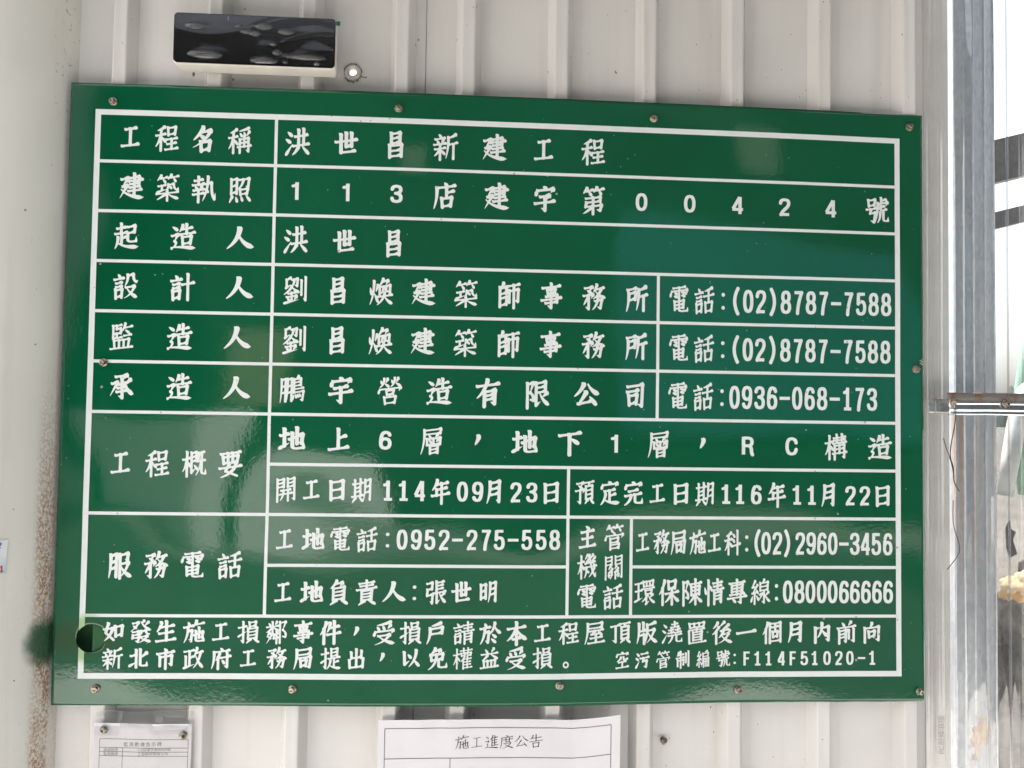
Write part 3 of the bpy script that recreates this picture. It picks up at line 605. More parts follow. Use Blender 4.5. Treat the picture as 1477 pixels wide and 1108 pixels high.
# plain sans-serif figures, drawn with an even pen: 'm' x y starts a line, 'l' x y straight, 'q' cx cy x y curve, 'o' cx cy rx ry ring, 'f' cx cy r spot
FIGS = {
    '0': 'o 25 50 17.5 43', '1': 'm 27 0 l 27 99;m 28 9 q 22 20 10 22;m 9 93 l 46 93', '|': 'm 30 0 l 30 100;m 31 9 q 26 21 13 22',
    '2': 'm 7.5 29 q 8 7 25 7 q 43 7 43 27 q 43 42 32 56 q 16 74 9 96;m 6 93 l 45 93', '3': 'm 7.5 25 q 9 7 25 7 q 42 7 42 26 q 42 46 19 47;m 19 47 q 43 49 43 71 q 43 93 25 93 q 8 93 7 74',
    '4': 'm 35 1 l 6 70;m 3 73 l 49 73;m 36 0 l 36 100', '5': 'm 11 7 l 44 7;m 12 2 l 10 51;m 10 50 q 16 39 25 39 q 43 39 43 66 q 43 93 24 93 q 8 93 7 76',
    '6': 'm 42 22 q 39 7 26 7 q 8 7 7.5 60;o 25 68 17.5 25.5', '7': 'm 5 7 l 46 7;m 42 4 q 22 50 20 100', '8': 'o 25 27 15.5 20.5;o 25 71 18 22.5',
    '9': 'm 8 78 q 11 93 24 93 q 42 93 42.5 40;o 25 32 17.5 25.5', '(': 'm 38 -8 q 2 50 38 108', ')': 'm 12 -8 q 48 50 12 108', ':': 'f 25 24 8.5;f 25 80 8.5', '-': 'm 0 51 l 51 51',
    'F': 'm 12 0 l 12 100;m 12 7 l 46 7;m 12 49 l 41 49', 'R': 'm 9 0 l 9 100;m 9 7 l 28 7 q 44 8 44 28 q 44 49 28 50 l 9 50;m 28 50 q 41 52 42 75 q 42 94 47 101', 'C': 'm 45 31 q 42 7 26 7 q 7 7 7 50 q 7 93 26 93 q 43 93 45 66'}
import numpy as np
NP, OX, OY, CS = 240, 36, 36, 312                      # field size, margins and canvas of one drawn character (px)
SLANT, PEN = .095, 1.17
gridy, gridx = np.mgrid[0:CS, 0:CS] + .5
def fill_poly(img, poly):
    poly = np.asarray(poly, float); lo = np.maximum(np.floor(poly.min(0)).astype(int), 0); hi = np.minimum(np.ceil(poly.max(0)).astype(int), CS - 1)
    if hi[0] <= lo[0] or hi[1] <= lo[1]: return
    X, Y = gridx[lo[1]:hi[1] + 1, lo[0]:hi[0] + 1], gridy[lo[1]:hi[1] + 1, lo[0]:hi[0] + 1]; ins = np.zeros(X.shape, bool)
    for a, b in zip(poly, np.roll(poly, -1, 0)):
        if a[1] == b[1]: continue
        ins ^= ((a[1] > Y) != (b[1] > Y)) & (X < (b[0] - a[0]) * (Y - a[1]) / (b[1] - a[1]) + a[0])
    img[lo[1]:hi[1] + 1, lo[0]:hi[0] + 1] |= ins
def disc(img, p, r):
    x0, x1, y0, y1 = max(int(p[0] - r - 2), 0), int(p[0] + r + 3), max(int(p[1] - r - 2), 0), int(p[1] + r + 3)
    img[y0:y1, x0:x1] |= (gridx[y0:y1, x0:x1] - p[0]) ** 2 + (gridy[y0:y1, x0:x1] - p[1]) ** 2 <= r * r
def soften(a, s):
    r = int(3 * s) + 1; k = np.exp(-np.arange(-r, r + 1) ** 2 / (2 * s * s)); k /= k.sum()
    for ax in (0, 1): a = sum(np.roll(a, i - r, ax) * w for i, w in enumerate(k))
    return a
def strokes_of(s):
    out = []
    for tok in s.split(';'):
        if tok[0] == '@':
            nm, *bx = tok[1:].split(); x, y, w, h = map(float, bx)
            out += [(ty, [(k, [(x + px * w / 100, y + py * h / 100) for px, py in P]) for k, P in segs]) for ty, segs in strokes_of(COMP[nm])]
            continue
        parts = []; kind = '|'; cur = ''
        for c in tok[1:]:
            if c in '|^': parts.append((kind, cur)); kind = c; cur = ''
            else: cur += c
        parts.append((kind, cur)); segs = []
        for k, t in parts:
            v = list(map(float, t.split())); P = list(zip(v[::2], v[1::2]))
            if segs: P = [segs[-1][1][-1]] + P
            segs.append((k, P))
        out.append((tok[0], segs))
    return out
def bez(P, n=80):
    P = np.array(P, float); t = np.linspace(0, 1, n)[:, None]
    return P[0] * (1 - t) + P[1] * t if len(P) == 2 else P[0] * (1 - t) ** 2 + 2 * P[1] * t * (1 - t) + P[2] * t * t
KNOB = [(-2.3, .5), (-.9, 1.15), (-.15, 1.3), (.85, .35), (.55, -.55), (-.3, -.82), (-2.0, -.55)]
FOOT = [(-1.0, .9), (-.85, -.45), (-.3, -.95), (.55, -.5), (1.0, .35), (1.0, 1.2)]
def brush_char(ch, pen=None):
    st = strokes_of(CHARS[ch]); out = np.zeros((CS, CS), bool)
    wd = pen or PEN * np.interp(len(st), [1, 3, 6, 9, 12, 16, 20, 24], [15.5, 16.0, 14.2, 11.9, 10.5, 9.3, 8.3, 7.6])
    u = wd * .9 / 100 * NP / 2
    def tf(p): return np.stack([OX + (5 + p[..., 0] * .9) / 100 * NP, OY + NP - (5 + (p[..., 1] - SLANT * (p[..., 0] - 50)) * .9) / 100 * NP], -1)
    def stamp(p, poly, s=1.0): fill_poly(out, p + np.array(poly) * u * s)
    for ty, segs in st:
        for si, (k, P) in enumerate(segs):
            first, last = si == 0, si == len(segs) - 1
            q = tf(bez(P)); d = np.gradient(q, axis=0); sl = np.r_[0, np.cumsum(np.hypot(*np.diff(q, axis=0).T))]; T = sl / max(sl[-1], 1e-6)
            wv = u * (.60 + .40 * np.abs(d[:, 1] / (np.hypot(*d.T) + 1e-9)) ** 1.3); dx, dy = np.array(P[-1]) - np.array(P[0])
            if ty == 'p': wv = u * (1.0 * (1 - T) ** .55 + .14)
            elif ty == 'n': wv = u * np.interp(T, [0, .15, .55, .8, .9, 1], [.42, .5, .95, 1.28, 1.0, .12])
            elif ty == 'd': wv = u * np.interp(T, [0, .3, .75, 1], [.32, .75, 1.12, .95])
            elif ty == 't': wv = u * np.interp(T, [0, .12, .5, 1], [.85, 1.0, .62, .12])
            elif k == '^': wv = u * np.interp(T, [0, .3, 1], [.95, .75, .10])
            elif last and ty == 'z' and dx < -6 and dy > 6: wv = u * np.interp(T, [0, .3, 1], [1, .8, .14])
            elif last and ty == 'z' and dx > 6 and dy < -4: wv = u * np.interp(T, [0, .3, 1], [.95, .8, .12])
            elif ty == 'h': wv = wv * np.interp(T, [0, .15, .5, .85, 1], [1.15, 1, .92, 1.05, 1.15])
            elif ty == 'v': wv = wv * np.interp(T, [0, .15, .5, .9, 1], [1.08, 1, .93, 1, 1.02])
            for j in np.linspace(0, len(q) - 1, max(2, int(sl[-1] / 1.4))):
                a = int(j); b = min(a + 1, len(q) - 1); f = j - a
                disc(out, q[a] * (1 - f) + q[b] * f, max(wv[a] * (1 - f) + wv[b] * f, .7))
            o = q[0]
            if first and (ty == 'h' or (ty == 'z' and abs(q[18][0] - o[0]) > 1.3 * abs(q[18][1] - o[1]) and q[10][0] > o[0])):
                stamp(o, [(-.75, .72), (-.45, .95), (1.1, .55), (1.5, -.55), (.1, -.85), (-.35, -.45)])
            elif first and ty in 'vzp' and q[8][1] < o[1] and abs(q[8][1] - o[1]) > .5 * abs(q[8][0] - o[0]):
                stamp(o, [(-1.35, .85), (-1.0, 1.15), (.3, .75), (1.25, .05), (1.0, -1.4), (-.95, -1.4)], .95)
            o = q[-1]
            if last:
                if ty == 'h' or (ty == 'z' and k == '|' and dx > 6 and abs(dy) < 4): stamp(o, KNOB)
                elif ty == 'v' or (ty == 'z' and k == '|' and dy > 2 * abs(dx)): stamp(o, FOOT)
                elif ty == 'n': stamp(o, [(-2.6, .95), (.4, .42), (1.0, .30), (.2, -.2), (-1.4, -.9)], .8)
            else:
                nP = segs[si + 1][1]; ndy = (nP[1] if len(nP) == 2 else nP[-1])[1] - nP[0][1]
                if dx > abs(dy) * 1.5 and ndy > 3: stamp(o, [(-2.3, .5), (-.9, 1.1), (-.1, 1.45), (.45, 1.35), (1.3, .3), (1.0, -1.3), (-.9, -1.0)])
    return soften(out.astype(float), 1.9)
def figure_char(ch, pen=14.0, xs=1.0):
    """xs = the sideways stretch the figure will get, so that its strokes keep an even width"""
    out = np.zeros((CS, CS), bool); sc = NP / 120
    def tf(p): return np.array([OX + NP / 2 + (p[0] - 25) * sc * xs, OY + NP / 2 - (p[1] - 50) * sc])
    for tok in FIGS[ch].split(';'):
        t = tok.split(); cur = None; path = []; i = 0
        if t[0] == 'f': disc(out, tf((float(t[1]), float(t[2]))), float(t[3]) * sc); continue
        if t[0] == 'o':
            cx, cy, rx, ry = map(float, t[1:]); e = .86
            path = [tf((cx + rx * math.copysign(abs(math.cos(a)) ** e, math.cos(a)), cy + ry * math.copysign(abs(math.sin(a)) ** e, math.sin(a)))) for a in np.linspace(0, 2 * math.pi, 90)]
        while not path or i < len(t) and t[0] != 'o':
            c = t[i]
            if c == 'q':
                P = [cur, tuple(map(float, t[i + 1:i + 3])), tuple(map(float, t[i + 3:i + 5]))]; path += [tf(p) for p in bez(P, 30)]; cur = P[-1]; i += 5
            else:
                p = tuple(map(float, t[i + 1:i + 3])); path += [tf(p)]; cur = p; i += 3
            if i >= len(t): break
        path = [p for k, p in enumerate(path) if k == 0 or np.hypot(*(p - path[k - 1])) > 1e-6]
        r = pen * sc / 2
        for k in range(len(path) - 1):
            a, b = path[k], path[k + 1]; d = (b - a) / np.hypot(*(b - a)); rr = r * (.86 if abs(d[0]) > .8 else 1.0); n = np.array([-d[1], d[0]]) * rr
            fill_poly(out, [a + n, b + n, b - n, a - n])
            if k: disc(out, a, rr)
    return soften(out.astype(float), 1.0)
def outlines(a, eps):
    """marching squares at one half, then point thinning"""
    I = a > .5; code = I[:-1, :-1] * 1 + I[:-1, 1:] * 2 + I[1:, 1:] * 4 + I[1:, :-1] * 8
    tab = {1: [(3, 0)], 2: [(0, 1)], 3: [(3, 1)], 4: [(1, 2)], 5: [(3, 2), (1, 0)], 6: [(0, 2)], 7: [(3, 2)], 8: [(2, 3)], 9: [(2, 0)], 10: [(0, 3), (2, 1)], 11: [(2, 1)], 12: [(1, 3)], 13: [(1, 0)], 14: [(0, 3)]}
    nxt = {}; pos = {}
    for y, x in zip(*np.nonzero((code > 0) & (code < 15))):
        E = [((x, y), (x + 1, y)), ((x + 1, y), (x + 1, y + 1)), ((x, y + 1), (x + 1, y + 1)), ((x, y), (x, y + 1))]
        for s, e in tab[code[y, x]]:
            nxt[E[s]] = E[e]
            for p, q in (E[s], E[e]):
                if (p, q) not in pos:
                    va, vb = a[p[1], p[0]], a[q[1], q[0]]; t = (.5 - va) / (vb - va); pos[(p, q)] = (p[0] + t * (q[0] - p[0]) + .5, p[1] + t * (q[1] - p[1]) + .5)
    loops = []
    while nxt:
        k = next(iter(nxt)); L = []
        while k in nxt: L.append(pos[k]); k = nxt.pop(k)
        L = np.array(L)
        if len(L) < 10: continue
        def thin(Q):
            if len(Q) < 3: return [Q[0]]
            d = Q[-1] - Q[0]; ds = np.abs((Q[:, 0] - Q[0, 0]) * d[1] - (Q[:, 1] - Q[0, 1]) * d[0]) / (np.hypot(*d) + 1e-9); i = int(ds.argmax())
            return [Q[0]] if ds[i] < eps else thin(Q[:i + 1]) + thin(Q[i:])
        m = int(((L - L[0]) ** 2).sum(1).argmax()); L = thin(L[:m + 1]) + thin(np.vstack([L[m:], L[:1]]))
        if len(L) > 2: loops.append(L)
    return loops
# width and height of a character against its field
SIZES = {'工': (.80, .80), '人': (1.20, .86), '世': (.95, .86), '日': (1.0, .84), '月': (.95, .96), '昌': (1.0, .96), '主': (.86, .92), '上': (.86, .86), '下': (.98, .90), '以': (.92, .82),
           '公': (1.08, .92), '司': (.84, .95), '北': (.92, .90), '如': (.95, .86), '內': (.92, .90), '向': (.90, .90), '戶': (.90, .92), '出': (.86, .90), '字': (.92, .97), '店': (.96, .98),
           '市': (.92, .96), '益': (.94, .96), '明': (.92, .90), '造': (1.06, 1.0), '建': (1.02, 1.0), '生': (.96, .94), '地': (1.06, .92), '年': (.92, .98), '所': (.96, 1.0), '事': (.92, 1.0)}
GL = {}
def glyph(ch, style, xs=1.0):
    """outlines of a character about its own centre; height 1 = one field (brush) or one figure height (figures)"""
    key = (ch, style, round(xs, 2))
    if key not in GL:
        if style == 'figure':
            a = figure_char(ch, 19.5 if xs > 1.2 else 16.2, xs); sc = NP / 1.2
        else:
            a = brush_char(ch, 6.4 if style == 'fine' else None) if ch != '。' else soften(((np.hypot(gridx - OX - .36 * NP, gridy - OY - .17 * NP) < .155 * NP) & (np.hypot(gridx - OX - .36 * NP, gridy - OY - .17 * NP) > .08 * NP)).astype(float), 1.5); sc = NP
        wide, tall = SIZES.get(ch, (1, 1)) if style != 'figure' else (1, 1)
        GL[key] = [[((x - OX - NP / 2) / sc * wide, (y - OY - NP / 2) / sc * tall) for x, y in L] for L in outlines(a, .45)]
    return GL[key]
SHAPES = {}
def filled(loops):
    """flat filled triangles of one character"""
    if id(loops) not in SHAPES:
        cd = bpy.data.curves.new('txt', 'CURVE'); cd.dimensions = '2D'; cd.fill_mode = 'FRONT'
        for lp in loops:
            s = cd.splines.new('POLY'); s.points.add(len(lp) - 1); s.use_cyclic_u = True
            for pt, (x, y) in zip(s.points, lp): pt.co = (x, y, 0, 1)
        o = bpy.data.objects.new('txt', cd); COL.objects.link(o)
        dg = bpy.context.evaluated_depsgraph_get(); dg.update()
        me = bpy.data.meshes.new_from_object(o.evaluated_get(dg)); bpy.data.objects.remove(o)
        SHAPES[id(loops)] = ([tuple(v.co)[:2] for v in me.vertices], [tuple(f.vertices) for f in me.polygons])
    return SHAPES[id(loops)]
def glyph_mesh(items):
    """items (loops, u, v, width, height) -> one flat mesh in (u, -v)"""
    verts = []; faces = []
    for loops, u, v, w, hh in items:
        P, F = filled(loops); n = len(verts)
        verts += [(u + x * w, -v + y * hh, 0) for x, y in P]; faces += [tuple(n + i for i in f) for f in F]
    return mesh_of('txt', verts, faces)
def text_on(name, items, mat, parent, yfun):
    me = glyph_mesh(items)
    for v in me.vertices:
        u, vv = v.co.x, -v.co.y; v.co = (u, yfun(u, vv), Z0 - vv)
    return link(name, me, mat, parent)
def font_mesh(text, size, spacing=1.0):
    cd = bpy.data.curves.new('txt', 'FONT'); cd.body = text; cd.size = size; cd.align_x = 'CENTER'; cd.align_y = 'CENTER'; cd.space_character = spacing
    o = bpy.data.objects.new('txt', cd); COL.objects.link(o); dg = bpy.context.evaluated_depsgraph_get(); dg.update()
    me = bpy.data.meshes.new_from_object(o.evaluated_get(dg)); bpy.data.objects.remove(o); return me
def print_on(name, text, size, u, v, mat, parent, yfun, spacing=1.0):
    me = font_mesh(text, size, spacing)
    for q in me.vertices:
        uu, vv = u + q.co.x, v - q.co.y; q.co = (uu, yfun(uu, vv), Z0 - vv)
    return link(name, me, mat, parent)

# (text, u positions, v positions of first and last, brush width and height, figure width and height) in metres on the board
LINES = [
    ('工程名稱', [0.0817, 0.1305, 0.1795, 0.2286], (0.0732, 0.0738), (0.0324, 0.0377), (0.0000, 0.0000)),
    ('洪世昌新建工程', [0.3068, 0.374, 0.4417, 0.5098, 0.5783, 0.6474, 0.717], (0.0737, 0.0731), (0.0340, 0.0386), (0.0000, 0.0000)),
    ('建築執照', [0.0852, 0.1336, 0.1821, 0.2307], (0.1417, 0.1420), (0.0328, 0.0380), (0.0000, 0.0000)),
    ('113店建字第00424號', [0.3065, 0.3758, 0.4442, 0.5107, 0.5823, 0.6499, 0.7182, 0.7869, 0.8561, 0.9251, 0.9938, 1.0621, 1.1312], (0.1415, 0.1425), (0.0348, 0.0391), (0.0337, 0.0245)),
    ('起造人', [0.0801, 0.1561, 0.2324], (0.2093, 0.2092), (0.0327, 0.0379), (0.0000, 0.0000)),
    ('洪世昌', [0.3075, 0.3744, 0.4417], (0.2090, 0.2104), (0.0329, 0.0378), (0.0000, 0.0000)),
    ('設計人', [0.0807, 0.1567, 0.233], (0.2773, 0.2775), (0.0327, 0.0378), (0.0000, 0.0000)),
    ('劉昌煥建築師事務所', [0.309, 0.3669, 0.425, 0.4835, 0.5423, 0.6014, 0.661, 0.7209, 0.7813], (0.2774, 0.2785), (0.0329, 0.0379), (0.0000, 0.0000)),
    ('電話:(02)8787-7588', [0.8422, 0.878, 0.9055, 0.9236, 0.9417, 0.9599, 0.9782, 0.9964, 1.0148, 1.0331, 1.0516, 1.07, 1.0886, 1.1072, 1.1258, 1.1445], (0.2788, 0.2783), (0.0285, 0.0396), (0.0294, 0.0329)),
    ('監造人', [0.0779, 0.1546, 0.2316], (0.3461, 0.3459), (0.0326, 0.0377), (0.0000, 0.0000)),
    ('劉昌煥建築師事務所', [0.3093, 0.3671, 0.4252, 0.4836, 0.5424, 0.6014, 0.6609, 0.7208, 0.7811], (0.3458, 0.3461), (0.0328, 0.0378), (0.0000, 0.0000)),
    ('電話:(02)8787-7588', [0.8421, 0.8778, 0.9052, 0.9233, 0.9414, 0.9595, 0.9777, 0.9959, 1.0142, 1.0325, 1.0509, 1.0693, 1.0878, 1.1063, 1.1249, 1.1435], (0.3475, 0.3466), (0.0285, 0.0394), (0.0294, 0.0327)),
    ('承造人', [0.0796, 0.1559, 0.2326], (0.4137, 0.4142), (0.0325, 0.0375), (0.0000, 0.0000)),
    ('鵬宇營造有限公司', [0.3074, 0.3737, 0.4404, 0.5075, 0.5751, 0.6432, 0.7117, 0.7808], (0.4141, 0.4148), (0.0340, 0.0386), (0.0000, 0.0000)),
    ('電話:0936-068-173', [0.8415, 0.8772, 0.9046, 0.9226, 0.9406, 0.9587, 0.9768, 0.995, 1.0132, 1.0315, 1.0498, 1.0682, 1.0866, 1.105, 1.1235], (0.4151, 0.4146), (0.0284, 0.0393), (0.0293, 0.0326)),
    ('工程概要', [0.0818, 0.1302, 0.1788, 0.2277], (0.5169, 0.5163), (0.0324, 0.0373), (0.0000, 0.0000)),
    ('地上6層，地下1層，RC構造', [0.3088, 0.3724, 0.4356, 0.4992, 0.5628, 0.6268, 0.69, 0.7532, 0.815, 0.8781, 0.9414, 1.005, 1.0697, 1.1346], (0.4813, 0.4831), (0.0337, 0.0373), (0.0346, 0.0249)),
    ('開工日期114年09月23日', [0.3023, 0.3368, 0.3714, 0.405, 0.44, 0.4614, 0.4839, 0.5121, 0.5422, 0.5632, 0.5859, 0.6158, 0.6379, 0.6648], (0.5501, 0.5511), (0.0283, 0.0342), (0.0301, 0.0274)),
    ('預定完工日期116年11月22日', [0.7112, 0.7462, 0.7795, 0.8136, 0.8471, 0.8813, 0.911, 0.931, 0.9548, 0.984, 1.0132, 1.0346, 1.0594, 1.0915, 1.1126, 1.1388], (0.5504, 0.5517), (0.0277, 0.0342), (0.0300, 0.0271)),
    ('服務電話', [0.0845, 0.1329, 0.1815, 0.2302], (0.6537, 0.6527), (0.0324, 0.0370), (0.0000, 0.0000)),
    ('工地電話:0952-275-558', [0.3025, 0.3407, 0.3772, 0.4132, 0.4414, 0.4611, 0.4805, 0.4989, 0.5182, 0.5365, 0.5563, 0.5757, 0.594, 0.6129, 0.6319, 0.6516, 0.6705], (0.6178, 0.6158), (0.0283, 0.0341), (0.0289, 0.0275)),
    ('工地負責人:張世明', [0.3024, 0.3406, 0.3769, 0.4146, 0.4511, 0.4794, 0.5077, 0.5432, 0.5804], (0.6886, 0.6877), (0.0286, 0.0340), (0.0289, 0.0273)),
    ('主管', [0.7161, 0.7536], (0.6113, 0.6114), (0.0279, 0.0352), (0.0000, 0.0000)),
    ('機關', [0.7156, 0.7531], (0.6522, 0.6528), (0.0279, 0.0350), (0.0000, 0.0000)),
    ('電話', [0.716, 0.7521], (0.6938, 0.6937), (0.0279, 0.0349), (0.0000, 0.0000)),
    ('工務局施工科:(02)2960-3456', [0.7936, 0.8201, 0.8443, 0.8713, 0.8954, 0.9208, 0.9415, 0.9561, 0.9693, 0.9854, 1.0004, 1.0184, 1.0343, 1.0499, 1.0657, 1.0818, 1.0978, 1.1132, 1.1292, 1.146], (0.6184, 0.6197), (0.0235, 0.0341), (0.0271, 0.0313)),
    ('環保陳情專線:0800066666', [0.7969, 0.8305, 0.8636, 0.8948, 0.9281, 0.9608, 0.9847, 1.001, 1.0178, 1.0336, 1.05, 1.0657, 1.0821, 1.0979, 1.114, 1.1301, 1.1464], (0.6870, 0.6870), (0.0293, 0.0360), (0.0277, 0.0316)),
    ('如發生施工損鄰事件，受損戶請於本工程屋頂版澆置後一個月內前向', [0.0789, 0.1142, 0.1483, 0.1851, 0.2209, 0.2572, 0.2945, 0.3307, 0.3664, 0.4027, 0.4392, 0.4747, 0.5094, 0.5471, 0.5831, 0.6195, 0.6551, 0.6911, 0.7268, 0.7633, 0.8001, 0.8352, 0.8711, 0.9067, 0.9418, 0.978, 1.012, 1.0504, 1.0857, 1.1222], (0.7418, 0.7433), (0.0289, 0.0308), (0.0000, 0.0000)),
    ('新北市政府工務局提出，以免權益受損。', [0.0782, 0.113, 0.1487, 0.1854, 0.2217, 0.2582, 0.2962, 0.3314, 0.3679, 0.403, 0.4383, 0.4755, 0.5119, 0.5462, 0.583, 0.6187, 0.655, 0.6915], (0.7774, 0.7759), (0.0270, 0.0292), (0.0000, 0.0000)),
    ('空污管制編號:F114F51020-1', [0.7663, 0.7939, 0.8237, 0.8513, 0.8798, 0.9086, 0.9254, 0.9423, 0.9577, 0.9734, 0.9918, 1.0082, 1.0248, 1.0397, 1.0577, 1.0746, 1.0907, 1.1075, 1.1228], (0.7798, 0.7790), (0.0197, 0.0237), (0.0211, 0.0194))]
for text, us, (va, vb), (bw, bh), (fw, fh) in LINES:
    items = []
    for c, u in zip(text, us):
        v = va + (vb - va) * (u - us[0]) / max(1e-6, us[-1] - us[0])
        if c in FIGS:
            wide = fw / fh > 1.2
            items.append((glyph('|' if c == '1' and wide else c, 'figure', 1.36 if wide else 1.0), u, v, fw / (1.36 if wide else 1.0), fh))
        else: items.append((glyph(c, 'brush'), u, v, bw, bh))
    text_on('lettering', items, MT, sign, lambda u, v: yb(u, v) - .0004)

# ------------------------------------------------------------------ screws
def screw_parts(parent, kind, size=1.0):
    """kind 'hex' = hexagon washer head, 'pan' = round head with a driver recess"""
    bm = bmesh.new(); s = size
    if kind == 'hex':
        add_lathe(bm, [(.0, .0), (.0056 * s, .0), (.0056 * s, .0006), (.0050 * s, .0012), (.0, .0012)], 28); w = build('washer', bm, MS, parent, True)
        bm = bmesh.new(); add_lathe(bm, [(.0041 * s, .0011), (.0041 * s, .0050), (.0036 * s, .0056), (.0021 * s, .0056), (.0017 * s, .0044), (.0, .0044)], sides=6); hd = build('head', bm, MS, parent)
    else:
        add_lathe(bm, [(.0, .0), (.0052 * s, .0), (.0052 * s, .0010), (.0046 * s, .0027), (.0030 * s, .0040), (.0016 * s, .0043), (.0013 * s, .0030), (.0, .0030)], 28); w = build('head', bm, MS, parent, True)
        bm = bmesh.new()
        add_box(bm, (-.0024 * s, -.00445, -.0004 * s), (.0024 * s, -.0036, .0004 * s)); add_box(bm, (-.0004 * s, -.0044, -.0024 * s), (.0004 * s, -.0035, .0024 * s)); hd = build('slot', bm, DARK, parent)
    for o in (w, hd): o.matrix_parent_inverse = Matrix.Identity(4)
DARK = simple('dark_recess', (.02, .018, .015), .7)
PROTO = {}
def screw(x, y, z, kind, label, group, tilt=(0, 0), turn=0, size=1.0):
    key = (kind, size)
    if key not in PROTO:
        root = empty('screw', (x, y, z), label, 'screw', group); screw_parts(root, kind, size); PROTO[key] = root
    else:
        src = PROTO[key]; root = src.copy(); COL.objects.link(root); root.location = (x, y, z); tag(root, label, 'screw', group)
        for ch in [c for c in bpy.data.objects if c.parent == src]:
            c = ch.copy(); COL.objects.link(c); c.parent = root
    root.rotation_euler = (R(tilt[0]), R(turn), R(tilt[1]))
    return root
GB = 'screws fixing the green board'
SCREWS = [(0.0577, 0.0253), (0.4448, 0.0226), (0.8031, 0.0225), (1.1799, 0.0188), (0.0555, 0.3819), (1.189, 0.3704), (0.0578, 0.8177), (0.3187, 0.8175), (0.6794, 0.8131), (0.9299, 0.8223), (1.1901, 0.8255)]
for (u, v), (kind, label, tilt, turn) in zip(SCREWS, [
    ('hex', 'dull screw in the green board’s top left corner above the white border', (6, -5), 10),
    ('hex', 'brassy screw on the top edge of the board, second from its left end', (-4, 8), 25),
    ('hex', 'rusty screw on the top edge of the board, third from its left end', (5, 3), 40),
    ('hex', 'screw in the green board’s top right corner above the white border', (-6, 9), 5),
    ('hex', 'dark brass screw driven through the white table line at the board’s left side', (4, -9), 33),
    ('hex', 'shiny screw with a metal curl above it at the board’s right edge', (-10, -8), 12),
    ('hex', 'tilted grey screw in the green board’s bottom left corner below the round hole', (8, 16), 50),
    ('hex', 'screw on the bottom edge of the board, second from its left end', (5, -6), 22),
    ('hex', 'brassy screw on the bottom edge of the board above the progress notice', (0, 4), 0),
    ('hex', 'dark screw on the bottom edge of the board, second from its right end', (-9, 10), 44),
    ('hex', 'protruding screw in the green board’s bottom right corner', (8, 22), 18)]):
    screw(u, yb(u, v) - .0006, Z0 - v, kind, label, GB, tilt, turn)
# the curl of swarf left by the drill
bm = bmesh.new(); pts = []
for i in range(26):
    a = i * .55; pts.append((1.1945 + .0016 * math.cos(a) + .0006 * math.sin(i), -.0035 - .0012 * math.sin(a), Z0 - .3640 + i * .00034))
add_tube(bm, pts, .00055, 6)
tag(build('metal_swarf', bm, MS), 'small curl of metal swarf just above the screw on the board’s right edge', 'swarf')

